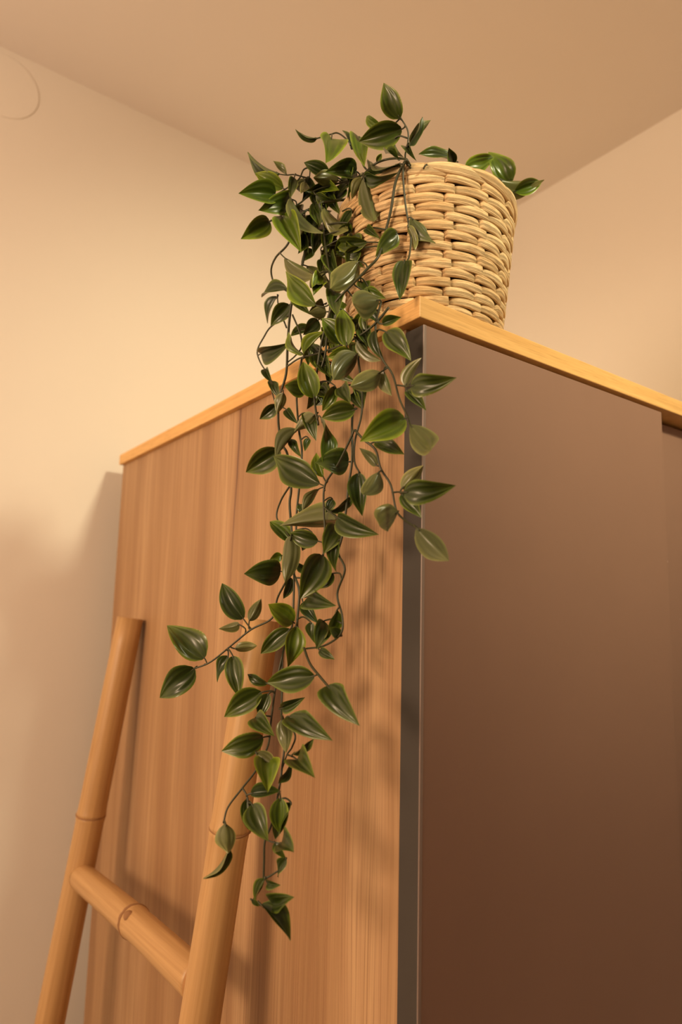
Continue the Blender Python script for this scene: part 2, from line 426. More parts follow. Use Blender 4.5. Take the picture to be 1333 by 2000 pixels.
# ---------------------------------------------------------------- trailing plant
STEMS = [  # radius (m), points the vine runs through
    (0.0013, [(0.0046,0.0196,2.0749), (0.0111,0.0324,2.0946), (0.0118,0.0300,2.1062), (0.0107,0.0291,2.1174), (0.0046,0.0318,2.1284)]),
    (0.0013, [(-0.0015,0.0686,2.0954), (0.0022,0.0839,2.1158), (0.0021,0.0948,2.1360), (-0.0060,0.1000,2.1461), (-0.0124,0.1039,2.1508), (-0.0171,0.1075,2.1497), (-0.0286,0.1166,2.1449)]),
    (0.0015, [(0.0044,0.0194,2.0771), (0.0009,0.0234,2.0826), (-0.0002,0.0433,2.0933), (-0.0069,0.0543,2.0913), (0.0002,0.0784,2.0987), (0.0023,0.0955,2.1045), (-0.0080,0.1037,2.1009), (-0.0213,0.1142,2.0957), (-0.0307,0.1218,2.0900), (-0.0358,0.1269,2.0821), (-0.0449,0.1347,2.0740), (-0.0522,0.1411,2.0670), (-0.0592,0.1470,2.0625)]),
    (0.0013, [(-0.0062,0.1064,2.1070), (-0.0149,0.1121,2.1111), (-0.0290,0.1214,2.1165), (-0.0353,0.1261,2.1153), (-0.0383,0.1299,2.1059), (-0.0470,0.1376,2.0969), (-0.0570,0.1461,2.0887)]),
    (0.0010, [(-0.0362,0.1279,2.1085), (-0.0423,0.1321,2.1102), (-0.0483,0.1365,2.1096), (-0.0543,0.1407,2.1103)]),
    (0.0019, [(0.0035,0.0204,2.0782), (0.0013,0.0238,2.0773), (-0.0011,0.0307,2.0639), (-0.0011,0.0362,2.0412), (-0.0025,0.0423,2.0209), (-0.0134,0.0367,1.9948), (-0.0202,0.0422,1.9839), (-0.0286,0.0507,1.9714), (-0.0358,0.0629,1.9593), (-0.0365,0.0729,1.9513), (-0.0368,0.0816,1.9334), (-0.0377,0.0870,1.9117), (-0.0398,0.0876,1.8785), (-0.0417,0.0778,1.8522)]),
    (0.0015, [(0.0031,0.0212,2.0775), (0.0017,0.0242,2.0720), (0.0044,0.0248,2.0489), (0.0075,0.0240,2.0300), (0.0104,0.0230,2.0148), (0.0073,0.0213,1.9953), (0.0004,0.0185,1.9849)]),
    (0.0016, [(-0.0292,0.1278,2.0769), (-0.0358,0.1342,2.0669), (-0.0388,0.1448,2.0465), (-0.0415,0.1632,2.0395), (-0.0379,0.1781,2.0325), (-0.0324,0.1772,2.0181), (-0.0307,0.1583,2.0063), (-0.0301,0.1479,1.9935)]),
    (0.0019, [(-0.0213,0.1117,2.0797), (-0.0201,0.1128,2.0676), (-0.0191,0.1104,2.0410), (-0.0254,0.0918,2.0003), (-0.0306,0.0819,1.9800), (-0.0343,0.0763,1.9569), (-0.0345,0.0790,1.9401), (-0.0353,0.0798,1.9171), (-0.0360,0.0844,1.9045)]),
    (0.0019, [(-0.0269,0.1296,2.0471), (-0.0291,0.1337,2.0220), (-0.0302,0.1445,2.0026), (-0.0301,0.1514,1.9755), (-0.0308,0.1520,1.9465), (-0.0320,0.1508,1.9187), (-0.0334,0.1593,1.8972), (-0.0351,0.1564,1.8716), (-0.0366,0.1458,1.8495), (-0.0374,0.1334,1.8362), (-0.0395,0.1217,1.8047), (-0.0404,0.1217,1.7895), (-0.0415,0.1147,1.7640), (-0.0420,0.1102,1.7329), (-0.0420,0.0983,1.7130), (-0.0442,0.0962,1.6849), (-0.0466,0.0831,1.6715), (-0.0497,0.0677,1.6584), (-0.0522,0.0502,1.6509), (-0.0543,0.0354,1.6454)]),
    (0.0013, [(-0.0300,0.1517,1.9792), (-0.0302,0.1863,1.9796), (-0.0304,0.2012,1.9730), (-0.0309,0.2136,1.9618), (-0.0314,0.2047,1.9463), (-0.0322,0.1835,1.9245), (-0.0332,0.1730,1.9042), (-0.0341,0.1625,1.8887)]),
    (0.0013, [(-0.0291,0.1476,1.9780), (-0.0294,0.1317,1.9535), (-0.0298,0.1284,1.9393), (-0.0301,0.1383,1.9337), (-0.0305,0.1515,1.9310)]),
    (0.0015, [(-0.0235,0.0101,1.9365), (-0.0288,0.0192,1.9255), (-0.0338,0.0330,1.9182), (-0.0341,0.0649,1.9183), (-0.0342,0.0960,1.9218), (-0.0343,0.1240,1.9259), (-0.0346,0.1443,1.9243)]),
    (0.0014, [(-0.0250,0.0180,1.9433), (-0.0279,0.0209,1.9230), (-0.0267,0.0154,1.8980), (-0.0234,0.0047,1.8804), (-0.0240,-0.0041,1.8595), (-0.0254,-0.0156,1.8417), (-0.0260,-0.0197,1.8342)]),
    (0.0012, [(-0.0233,-0.0146,1.8660), (-0.0233,-0.0089,1.8675), (-0.0233,-0.0002,1.8706)]),
    (0.0014, [(-0.0301,0.0399,1.9019), (-0.0316,0.0315,1.8707), (-0.0333,0.0300,1.8509), (-0.0352,0.0347,1.8321), (-0.0367,0.0328,1.8144), (-0.0373,0.0244,1.8038)]),
    (0.0014, [(-0.0392,0.0298,1.8387), (-0.0393,0.0183,1.8288), (-0.0361,0.0079,1.8196), (-0.0351,0.0026,1.8049), (-0.0324,-0.0061,1.7915), (-0.0327,-0.0125,1.7732), (-0.0331,-0.0217,1.7651), (-0.0335,-0.0358,1.7580)]),
    (0.0011, [(-0.0324,-0.0084,1.7860), (-0.0317,-0.0132,1.7859), (-0.0317,-0.0209,1.7846)]),
    (0.0015, [(-0.0339,0.0403,1.8627), (-0.0354,0.0389,1.8441), (-0.0377,0.0347,1.8158), (-0.0393,0.0365,1.7960), (-0.0407,0.0371,1.7758), (-0.0417,0.0403,1.7549), (-0.0419,0.0441,1.7436), (-0.0420,0.0348,1.7305), (-0.0420,0.0439,1.7122), (-0.0432,0.0350,1.6956), (-0.0451,0.0338,1.6829), (-0.0468,0.0523,1.6728), (-0.0473,0.0765,1.6685)]),
    (0.0014, [(-0.0391,0.0324,1.8392), (-0.0395,0.0331,1.8352), (-0.0414,0.0480,1.8144), (-0.0427,0.0639,1.7990), (-0.0441,0.0623,1.7778), (-0.0448,0.0592,1.7639), (-0.0453,0.0594,1.7436), (-0.0454,0.0599,1.7400)]),
    (0.0012, [(-0.0439,0.0628,1.7812), (-0.0442,0.0513,1.7748), (-0.0445,0.0425,1.7708)]),
    (0.0013, [(-0.0382,0.1239,1.8084), (-0.0392,0.1392,1.7946), (-0.0400,0.1440,1.7795), (-0.0405,0.1250,1.7647), (-0.0407,0.1137,1.7551)]),
    (0.0015, [(-0.0292,0.1277,1.9283), (-0.0309,0.1321,1.8995), (-0.0332,0.1234,1.8631), (-0.0350,0.1130,1.8373), (-0.0370,0.1114,1.8092), (-0.0387,0.1121,1.7819), (-0.0397,0.1104,1.7550), (-0.0399,0.1109,1.7299), (-0.0399,0.1103,1.7099), (-0.0422,0.1081,1.6829), (-0.0459,0.1146,1.6614), (-0.0535,0.1014,1.6318), (-0.0587,0.0921,1.6150), (-0.0646,0.0765,1.5984), (-0.0698,0.0703,1.5815), (-0.0730,0.0678,1.5695), (-0.0789,0.0656,1.5475), (-0.0839,0.0669,1.5348), (-0.0845,0.0660,1.5193), (-0.0853,0.0657,1.5062), (-0.0903,0.0691,1.4949), (-0.0858,0.0651,1.4927)]),
    (0.0013, [(-0.0480,0.1111,1.6617), (-0.0546,0.1097,1.6357), (-0.0657,0.0965,1.6086), (-0.0717,0.0889,1.5949), (-0.0824,0.0858,1.5796), (-0.0934,0.0868,1.5674), (-0.1036,0.0884,1.5553), (-0.1075,0.0869,1.5458)]),
    (0.0014, [(-0.0441,0.1067,1.7327), (-0.0441,0.1177,1.7206), (-0.0442,0.1303,1.7068), (-0.0476,0.1320,1.6899), (-0.0597,0.1460,1.6796), (-0.0701,0.1555,1.6681), (-0.0861,0.1680,1.6509), (-0.0965,0.1795,1.6440)]),
    (0.0010, [(-0.0934,0.0868,1.5674), (-0.0921,0.0804,1.5613), (-0.0927,0.0713,1.5439), (-0.0855,0.0628,1.5371), (-0.0800,0.0519,1.5367)]),
    (0.0011, [(-0.0609,0.0886,1.6157), (-0.0647,0.0621,1.6080), (-0.0676,0.0605,1.5991), (-0.0692,0.0647,1.5929), (-0.0718,0.0663,1.5834)]),
    (0.0011, [(-0.0692,0.0647,1.5929), (-0.0696,0.0561,1.5934), (-0.0703,0.0479,1.5928)]),
    (0.0011, [(-0.0866,0.0616,1.5124), (-0.0838,0.0593,1.5133), (-0.0800,0.0527,1.5188)]),
    (0.0011, [(-0.0880,0.0613,1.4947), (-0.0849,0.0587,1.4943), (-0.0822,0.0564,1.4958)]),
    (0.0014, [(0.0785,0.0434,2.1169), (0.1331,0.0670,2.1577), (0.1565,0.0561,2.1531), (0.1744,0.0444,2.1445), (0.1785,0.0425,2.1382)]),
    (0.0012, [(0.0133,0.0099,2.0733), (0.0567,0.0354,2.1113), (0.0925,0.0481,2.1362)]),
    (0.0012, [(-0.0421,0.0846,1.7095), (-0.0421,0.0923,1.7089), (-0.0420,0.0981,1.7113)]),
    (0.0012, [(-0.0302,0.1564,1.9677), (-0.0300,0.1735,1.9952), (-0.0308,0.1761,2.0095)]),
]
LEAVES = [  # stem, base, tip, facing, width, tint, where its stalk leaves the stem
    (0, (0.0018,0.0293,2.1249), (-0.0208,0.0275,2.1445), (-0.6086,-0.3041,-0.7329), 0.0190, 0, (0.0046,0.0318,2.1284)),
    (0, (0.0089,0.0345,2.1215), (-0.0143,0.0673,2.1180), (-0.5486,-0.4625,-0.6965), 0.0217, 0, (0.0083,0.0301,2.1218)),
    (0, (0.0034,0.0550,2.1328), (-0.0039,0.0733,2.1529), (-0.9392,0.0057,-0.3432), 0.0098, 2, (0.0046,0.0318,2.1284)),
    (0, (0.0167,0.0335,2.1088), (0.0228,0.0251,2.1341), (0.4276,-0.8222,-0.3756), 0.0126, 0, (0.0117,0.0305,2.1039)),
    (0, (0.0199,0.0357,2.1116), (0.0334,0.0225,2.1341), (-0.2987,0.7319,0.6125), 0.0135, 1, (0.0118,0.0300,2.1062)),
    (1, (-0.0003,0.0855,2.1414), (-0.0128,0.0616,2.1009), (-0.5981,-0.5957,0.5361), 0.0184, 2, (-0.0011,0.0969,2.1400)),
    (0, (0.0049,0.0414,2.1134), (0.0126,0.0384,2.0970), (0.0778,0.9864,-0.1448), 0.0085, 1, (0.0114,0.0296,2.1107)),
    (0, (0.0165,0.0339,2.1074), (0.0044,0.0141,2.0797), (-0.9099,-0.0252,0.4140), 0.0066, 0, (0.0117,0.0305,2.1039)),
    (1, (-0.0278,0.1160,2.1454), (-0.0459,0.1282,2.1510), (-0.1563,0.2101,-0.9651), 0.0104, 0, (-0.0286,0.1166,2.1449)),
    (1, (-0.0228,0.0987,2.1371), (-0.0427,0.0798,2.0885), (-0.0747,-0.9185,0.3883), 0.0237, 2, (-0.0171,0.1075,2.1497)),
    (1, (-0.0002,0.0975,2.1360), (-0.0087,0.1007,2.1542), (-0.1389,-0.9843,0.1093), 0.0094, 0, (0.0005,0.0958,2.1380)),
    (2, (-0.0050,0.0524,2.0936), (-0.0021,0.0486,2.1015), (-0.3942,-0.8748,-0.2819), 0.0046, 2, (-0.0056,0.0521,2.0917)),
    (5, (-0.0009,0.0253,2.0781), (0.0022,0.0874,2.1080), (-0.3779,0.4168,-0.8267), 0.0177, 0, (0.0013,0.0238,2.0773)),
    (2, (-0.0019,0.0261,2.0819), (0.0019,0.0498,2.1055), (-0.8396,-0.3095,0.4464), 0.0066, 0, (0.0006,0.0274,2.0847)),
    (4, (-0.0539,0.1404,2.1104), (-0.0812,0.1572,2.1290), (-0.3943,0.3165,-0.8627), 0.0170, 0, (-0.0543,0.1407,2.1103)),
    (4, (-0.0484,0.1364,2.1105), (-0.0583,0.1416,2.1230), (0.8038,0.1727,0.5693), 0.0078, 1, (-0.0483,0.1365,2.1096)),
    (3, (-0.0494,0.1393,2.0968), (-0.0734,0.1544,2.1115), (-0.6500,-0.6433,-0.4046), 0.0149, 2, (-0.0490,0.1393,2.0952)),
    (3, (-0.0593,0.1360,2.0845), (-0.0957,0.1383,2.0719), (0.0203,-0.9713,-0.2372), 0.0217, 2, (-0.0550,0.1444,2.0904)),
    (2, (-0.0425,0.1359,2.0867), (-0.0732,0.1313,2.0608), (0.3519,-0.8999,-0.2576), 0.0204, 2, (-0.0395,0.1300,2.0789)),
    (2, (-0.0521,0.1213,2.0765), (-0.0267,0.1070,2.0398), (0.0310,0.9388,-0.3432), 0.0213, 1, (-0.0413,0.1316,2.0773)),
    (2, (-0.0556,0.1528,2.0673), (-0.0793,0.1639,2.0453), (-0.1224,-0.9327,-0.3392), 0.0189, 2, (-0.0592,0.1470,2.0625)),
    (2, (-0.0508,0.1377,2.0664), (-0.0435,0.1132,2.0231), (-0.7453,-0.6262,0.2290), 0.0229, 2, (-0.0507,0.1398,2.0684)),
    (4, (-0.0468,0.1243,2.1007), (-0.0509,0.1219,2.0796), (-0.3475,-0.9215,0.1734), 0.0097, 0, (-0.0411,0.1312,2.1099)),
    (4, (-0.0334,0.1266,2.1041), (-0.0378,0.1203,2.0839), (0.6111,0.7084,-0.3532), 0.0094, 1, (-0.0362,0.1279,2.1085)),
    (3, (-0.0149,0.1121,2.1111), (-0.0361,0.1256,2.1222), (-0.6340,-0.6624,-0.3991), 0.0133, 0, (-0.0149,0.1121,2.1111)),
    (2, (0.0027,0.0922,2.1108), (-0.0297,0.0960,2.0985), (-0.0323,-0.9751,-0.2192), 0.0186, 0, (0.0014,0.0886,2.1022)),
    (2, (-0.0114,0.1013,2.1002), (-0.0366,0.1074,2.0959), (0.0659,0.7477,0.6607), 0.0141, 1, (-0.0080,0.1037,2.1009)),
    (2, (-0.0065,0.0932,2.0978), (-0.0072,0.0919,2.1094), (-0.1728,-0.9772,-0.1230), 0.0054, 2, (-0.0018,0.0988,2.1031)),
    (2, (-0.0133,0.0598,2.0797), (-0.0078,0.0501,2.0335), (0.7599,0.6483,-0.0468), 0.0208, 1, (0.0002,0.0784,2.0987)),
    (2, (-0.0135,0.0611,2.0799), (-0.0135,0.0764,2.0663), (0.0601,0.6612,0.7478), 0.0109, 1, (0.0002,0.0784,2.0987)),
    (2, (-0.0133,0.0591,2.0803), (-0.0037,0.0292,2.0657), (-0.4190,0.2880,-0.8611), 0.0126, 0, (0.0002,0.0784,2.0987)),
    (2, (-0.0268,0.1169,2.0880), (-0.0082,0.1039,2.0795), (-0.4295,-0.0281,-0.9026), 0.0111, 0, (-0.0269,0.1188,2.0923)),
    (8, (-0.0202,0.1120,2.0740), (-0.0087,0.0860,2.0356), (0.6244,0.7212,-0.3001), 0.0171, 1, (-0.0208,0.1121,2.0748)),
    (8, (-0.0212,0.1253,2.0868), (-0.0203,0.1167,2.0562), (-0.7983,-0.5854,0.1418), 0.0144, 0, (-0.0213,0.1117,2.0797)),
    (8, (-0.0122,0.1133,2.0553), (-0.0156,0.1124,2.0280), (-0.6571,-0.7461,0.1075), 0.0122, 2, (-0.0195,0.1113,2.0516)),
    (8, (-0.0163,0.1283,2.0583), (-0.0261,0.1176,2.0300), (-0.2634,-0.8688,0.4193), 0.0133, 0, (-0.0195,0.1113,2.0516)),
    (9, (-0.0313,0.1321,2.0529), (-0.0256,0.1285,2.0335), (-0.6853,-0.7251,-0.0683), 0.0088, 0, (-0.0269,0.1296,2.0471)),
    (5, (-0.0068,0.0610,2.0210), (-0.0160,0.1012,2.0347), (-0.8475,-0.0127,-0.5307), 0.0149, 0, (-0.0068,0.0400,2.0105)),
    (5, (-0.0073,0.0706,2.0194), (-0.0166,0.0846,2.0146), (-0.3999,-0.5283,-0.7490), 0.0116, 0, (-0.0090,0.0389,2.0053)),
    (5, (-0.0083,0.0610,2.0335), (-0.0052,0.0465,2.0187), (-0.9645,-0.2589,0.0521), 0.0077, 0, (-0.0022,0.0411,2.0250)),
    (5, (0.0027,0.0321,2.0195), (-0.0137,0.0375,1.9969), (-0.2978,-0.9545,-0.0129), 0.0160, 0, (-0.0022,0.0411,2.0250)),
    (6, (0.0084,0.0211,2.0304), (0.0240,0.0065,2.0074), (0.4001,0.8713,-0.2841), 0.0140, 1, (0.0075,0.0240,2.0300)),
    (6, (0.0074,0.0237,2.0242), (0.0112,0.0195,2.0018), (0.9801,0.1370,0.1438), 0.0100, 1, (0.0087,0.0236,2.0240)),
    (7, (-0.0477,0.1351,2.0248), (-0.0292,0.1060,1.9986), (0.6925,0.6740,-0.2573), 0.0165, 1, (-0.0404,0.1558,2.0423)),
    (31, (0.0901,0.0458,2.1338), (0.0478,0.0562,2.1266), (-0.2610,-0.9526,0.1564), 0.0176, 0, (0.0925,0.0481,2.1362)),
    (31, (0.0770,0.0380,2.1210), (0.0620,0.0298,2.1263), (-0.0501,-0.4721,-0.8801), 0.0098, 0, (0.0782,0.0430,2.1262)),
    (30, (0.1216,0.0650,2.1525), (0.1549,0.0490,2.1700), (-0.1316,-0.8444,-0.5194), 0.0181, 2, (0.1222,0.0623,2.1496)),
    (30, (0.1723,0.0454,2.1477), (0.1492,0.0567,2.1820), (-0.7160,-0.6433,-0.2711), 0.0224, 2, (0.1708,0.0468,2.1462)),
    (30, (0.1467,0.0432,2.1376), (0.1852,0.0154,2.1371), (0.5754,0.7998,-0.1707), 0.0219, 1, (0.1600,0.0537,2.1514)),
    (30, (0.1653,0.0361,2.1291), (0.1873,0.0185,2.1392), (-0.4370,-0.7929,-0.4247), 0.0154, 2, (0.1777,0.0429,2.1395)),
    (7, (-0.0298,0.1579,2.0075), (-0.0415,0.1951,2.0139), (-0.8679,-0.3349,0.3668), 0.0133, 0, (-0.0307,0.1583,2.0063)),
    (33, (-0.0285,0.1801,2.0096), (-0.0321,0.1973,1.9871), (-0.9920,-0.0788,0.0985), 0.0129, 0, (-0.0307,0.1756,2.0066)),
    (9, (-0.0285,0.1550,1.9914), (-0.0401,0.1711,1.9722), (-0.5732,-0.7654,-0.2925), 0.0159, 0, (-0.0301,0.1487,1.9863)),
    (8, (-0.0348,0.0976,1.9675), (-0.0476,0.1273,2.0074), (-0.9667,-0.1011,-0.2352), 0.0182, 2, (-0.0336,0.0774,1.9615)),
    (9, (-0.0300,0.1407,1.9954), (-0.0264,0.1211,1.9699), (-0.9561,-0.2812,0.0824), 0.0120, 0, (-0.0302,0.1459,1.9972)),
    (5, (-0.0156,0.0614,1.9998), (-0.0450,0.0588,1.9659), (0.1298,0.9734,-0.1889), 0.0210, 1, (-0.0202,0.0422,1.9839)),
    (8, (-0.0150,0.1070,2.0255), (-0.0207,0.0839,1.9912), (-0.8561,-0.3521,0.3782), 0.0138, 0, (-0.0216,0.1030,2.0247)),
    (8, (-0.0238,0.1127,2.0066), (-0.0358,0.0969,1.9807), (0.3968,0.6916,-0.6035), 0.0138, 1, (-0.0254,0.0918,2.0003)),
    (8, (-0.0289,0.0770,1.9734), (-0.0420,0.0550,1.9460), (-0.4852,-0.5529,0.6774), 0.0160, 0, (-0.0313,0.0807,1.9754)),
    (13, (-0.0272,0.0178,1.9443), (-0.0574,0.0155,1.9298), (-0.0675,0.9975,-0.0232), 0.0221, 1, (-0.0250,0.0180,1.9433)),
    (6, (-0.0063,0.0122,1.9820), (-0.0171,0.0044,1.9403), (-0.6792,-0.6699,0.2999), 0.0157, 0, (0.0004,0.0185,1.9849)),
    (8, (-0.0267,0.0928,1.9619), (-0.0400,0.1014,1.9596), (0.4863,0.8266,0.2834), 0.0114, 1, (-0.0343,0.0768,1.9536)),
    (8, (-0.0223,0.1125,1.9624), (-0.0342,0.1197,1.9470), (-0.2039,-0.9379,-0.2806), 0.0128, 0, (-0.0344,0.0779,1.9468)),
    (12, (-0.0328,0.0573,1.9193), (-0.0492,0.0661,1.9403), (-0.5611,-0.8226,-0.0918), 0.0175, 2, (-0.0340,0.0586,1.9182)),
    (12, (-0.0402,0.0420,1.9103), (-0.0428,0.0465,1.9459), (-0.6087,-0.7915,0.0550), 0.0158, 2, (-0.0340,0.0522,1.9182)),
    (12, (-0.0279,0.0126,1.9223), (-0.0201,-0.0005,1.9256), (-0.8096,-0.5407,-0.2286), 0.0078, 0, (-0.0278,0.0174,1.9277)),
    (13, (-0.0290,0.0069,1.9137), (-0.0191,-0.0121,1.8860), (-0.7620,-0.6279,0.1584), 0.0156, 0, (-0.0277,0.0198,1.9180)),
    (14, (-0.0222,-0.0088,1.8678), (-0.0177,-0.0207,1.8876), (0.1944,0.8585,0.4745), 0.0111, 1, (-0.0233,-0.0100,1.8672)),
    (14, (-0.0327,-0.0267,1.8608), (-0.0267,-0.0608,1.8578), (-0.8845,-0.1171,-0.4515), 0.0157, 0, (-0.0233,-0.0146,1.8660)),
    (14, (-0.0244,-0.0131,1.8623), (-0.0187,-0.0278,1.8457), (-0.7619,-0.5929,0.2608), 0.0092, 0, (-0.0233,-0.0123,1.8666)),
    (13, (-0.0316,-0.0253,1.8328), (-0.0397,-0.0581,1.8050), (0.8860,0.1523,-0.4380), 0.0185, 1, (-0.0259,-0.0189,1.8357)),
    (13, (-0.0300,-0.0180,1.8395), (-0.0580,-0.0021,1.8215), (-0.5023,-0.8645,0.0154), 0.0210, 2, (-0.0254,-0.0156,1.8417)),
    (16, (-0.0343,0.0103,1.8266), (-0.0262,-0.0111,1.8167), (-0.8523,-0.4476,0.2707), 0.0116, 0, (-0.0374,0.0121,1.8233)),
    (12, (-0.0402,0.1059,1.9215), (-0.0337,0.0842,1.9395), (-0.9744,-0.1648,0.1527), 0.0132, 2, (-0.0342,0.1128,1.9243)),
    (12, (-0.0335,0.1193,1.9287), (-0.0415,0.1441,1.9548), (-0.8911,0.1594,-0.4250), 0.0125, 2, (-0.0343,0.1184,1.9251)),
    (10, (-0.0359,0.1960,1.9519), (-0.0334,0.1482,1.9465), (-0.6688,0.0483,-0.7419), 0.0172, 0, (-0.0311,0.2100,1.9556)),
    (10, (-0.0336,0.1892,1.9343), (-0.0333,0.1753,1.9161), (-0.8529,-0.4219,0.3075), 0.0086, 0, (-0.0319,0.1920,1.9332)),
    (10, (-0.0343,0.1741,1.9178), (-0.0350,0.1580,1.8984), (-0.6819,-0.5499,0.4823), 0.0095, 0, (-0.0324,0.1814,1.9204)),
    (10, (-0.0310,0.1680,1.8932), (-0.0410,0.1832,1.8795), (-0.4314,-0.7423,-0.5128), 0.0124, 0, (-0.0339,0.1646,1.8918)),
    (9, (-0.0357,0.1481,1.8990), (-0.0378,0.1549,1.8792), (0.3248,0.9052,0.2739), 0.0104, 1, (-0.0332,0.1576,1.9015)),
    (22, (-0.0286,0.1188,1.8966), (-0.0481,0.1245,1.8968), (-0.2634,-0.8885,-0.3758), 0.0170, 0, (-0.0309,0.1321,1.8995)),
    (5, (-0.0415,0.0851,1.8775), (-0.0520,0.0901,1.9094), (-0.6810,-0.7240,-0.1099), 0.0188, 2, (-0.0398,0.0876,1.8785)),
    (8, (-0.0293,0.0948,1.9147), (-0.0355,0.0708,1.8930), (-0.7166,-0.3569,0.5993), 0.0131, 0, (-0.0357,0.0825,1.9095)),
    (15, (-0.0355,0.0343,1.9027), (-0.0559,0.0406,1.8780), (0.0354,0.9747,0.2206), 0.0204, 1, (-0.0301,0.0399,1.9019)),
    (15, (-0.0326,0.0450,1.9071), (-0.0473,0.0583,1.9043), (-0.6013,-0.7324,-0.3193), 0.0128, 2, (-0.0301,0.0399,1.9019)),
    (13, (-0.0308,0.0099,1.8818), (-0.0532,0.0187,1.8672), (0.3990,0.9150,-0.0600), 0.0169, 1, (-0.0247,0.0090,1.8874)),
    (12, (-0.0355,0.0346,1.9139), (-0.0244,0.0185,1.8927), (0.4540,0.8078,-0.3761), 0.0119, 1, (-0.0339,0.0394,1.9182)),
    (13, (-0.0292,0.0192,1.9191), (-0.0246,0.0148,1.8942), (-0.9818,-0.0950,-0.1644), 0.0112, 0, (-0.0277,0.0198,1.9180)),
    (12, (-0.0261,0.0384,1.9264), (-0.0314,0.0220,1.9044), (-0.7628,-0.4177,0.4936), 0.0121, 0, (-0.0328,0.0302,1.9196)),
    (13, (-0.0250,0.0133,1.8853), (-0.0211,0.0084,1.8642), (0.3210,0.9337,-0.1589), 0.0096, 1, (-0.0247,0.0090,1.8874)),
    (5, (-0.0338,0.0660,1.8846), (-0.0376,0.0769,1.8641), (-0.3113,-0.8615,-0.4010), 0.0110, 2, (-0.0390,0.0874,1.8918)),
    (15, (-0.0318,0.0614,1.8826), (-0.0377,0.0378,1.8602), (-0.7672,-0.3304,0.5497), 0.0133, 0, (-0.0313,0.0332,1.8770)),
    (15, (-0.0314,0.0432,1.8737), (-0.0308,0.0330,1.8581), (-0.9361,-0.3113,0.1640), 0.0078, 0, (-0.0316,0.0315,1.8707)),
    (18, (-0.0369,0.0334,1.8563), (-0.0549,0.0539,1.8508), (-0.7278,-0.6754,-0.1190), 0.0166, 0, (-0.0342,0.0400,1.8590)),
    (5, (-0.0500,0.0612,1.8528), (-0.0471,0.0505,1.8122), (0.3194,-0.9107,0.2619), 0.0179, 2, (-0.0414,0.0798,1.8574)),
    (5, (-0.0378,0.0898,1.8644), (-0.0449,0.1117,1.8518), (0.6107,0.5347,0.5840), 0.0120, 1, (-0.0410,0.0817,1.8627)),
    (22, (-0.0395,0.1138,1.8558), (-0.0475,0.1391,1.8334), (-0.0321,0.6580,0.7524), 0.0150, 1, (-0.0336,0.1213,1.8580)),
    (22, (-0.0334,0.1074,1.8705), (-0.0373,0.0890,1.8453), (-0.6309,-0.5773,0.5183), 0.0131, 0, (-0.0328,0.1251,1.8704)),
    (9, (-0.0328,0.1546,1.8453), (-0.0540,0.1826,1.8247), (-0.5861,-0.7192,-0.3733), 0.0232, 0, (-0.0367,0.1433,1.8468)),
    (19, (-0.0388,0.0773,1.8024), (-0.0536,0.1255,1.8308), (-0.9637,-0.2599,-0.0619), 0.0235, 0, (-0.0427,0.0639,1.7990)),
    (18, (-0.0302,0.0489,1.8178), (-0.0567,0.0544,1.8149), (-0.1963,-0.9786,-0.0613), 0.0216, 0, (-0.0377,0.0347,1.8158)),
    (19, (-0.0366,0.0754,1.8080), (-0.0394,0.0838,1.8300), (-0.8964,-0.4396,0.0570), 0.0100, 2, (-0.0424,0.0608,1.8021)),
    (15, (-0.0403,0.0225,1.8036), (-0.0390,0.0198,1.7710), (-0.8022,-0.5967,0.0191), 0.0148, 0, (-0.0373,0.0244,1.8038)),
    (16, (-0.0396,-0.0010,1.8011), (-0.0579,-0.0061,1.7810), (0.4439,0.6834,-0.5796), 0.0151, 1, (-0.0346,0.0009,1.8022)),
    (16, (-0.0361,0.0063,1.8076), (-0.0434,0.0169,1.8214), (0.8820,0.4566,0.1164), 0.0084, 1, (-0.0353,0.0037,1.8078)),
    (20, (-0.0437,0.0520,1.7761), (-0.0367,0.0318,1.7896), (-0.2445,-0.5948,-0.7658), 0.0107, 0, (-0.0442,0.0513,1.7748)),
    (19, (-0.0371,0.0810,1.7987), (-0.0429,0.0986,1.7835), (0.1450,0.6754,0.7231), 0.0102, 1, (-0.0430,0.0636,1.7947)),
    (20, (-0.0394,0.0509,1.7707), (-0.0569,0.1058,1.7690), (0.8391,0.2821,0.4652), 0.0207, 1, (-0.0445,0.0425,1.7708)),
    (20, (-0.0517,0.0324,1.7693), (-0.0405,-0.0015,1.7551), (-0.9532,-0.2368,-0.1881), 0.0170, 0, (-0.0445,0.0425,1.7708)),
    (21, (-0.0368,0.1201,1.7552), (-0.0458,0.1468,1.7764), (-0.6418,-0.5970,0.4814), 0.0142, 2, (-0.0407,0.1137,1.7551)),
    (19, (-0.0362,0.0808,1.7550), (-0.0533,0.1010,1.7612), (-0.7782,-0.5970,-0.1948), 0.0155, 0, (-0.0451,0.0593,1.7517)),
    (9, (-0.0529,0.0967,1.7590), (-0.0536,0.1041,1.7198), (0.7835,0.6128,0.1032), 0.0183, 1, (-0.0416,0.1138,1.7578)),
    (24, (-0.0418,0.1300,1.7305), (-0.0746,0.1306,1.7269), (-0.0144,-0.9987,-0.0488), 0.0224, 0, (-0.0441,0.1133,1.7254)),
    (9, (-0.0367,0.1379,1.7450), (-0.0466,0.1425,1.7412), (-0.3479,-0.9144,-0.2069), 0.0088, 2, (-0.0418,0.1120,1.7453)),
    (18, (-0.0379,0.0528,1.7657), (-0.0524,0.0458,1.7445), (-0.1841,-0.8888,0.4198), 0.0164, 0, (-0.0413,0.0390,1.7633)),
    (19, (-0.0462,0.0595,1.7423), (-0.0633,0.0606,1.7080), (-0.2859,-0.9516,0.1130), 0.0237, 0, (-0.0454,0.0596,1.7421)),
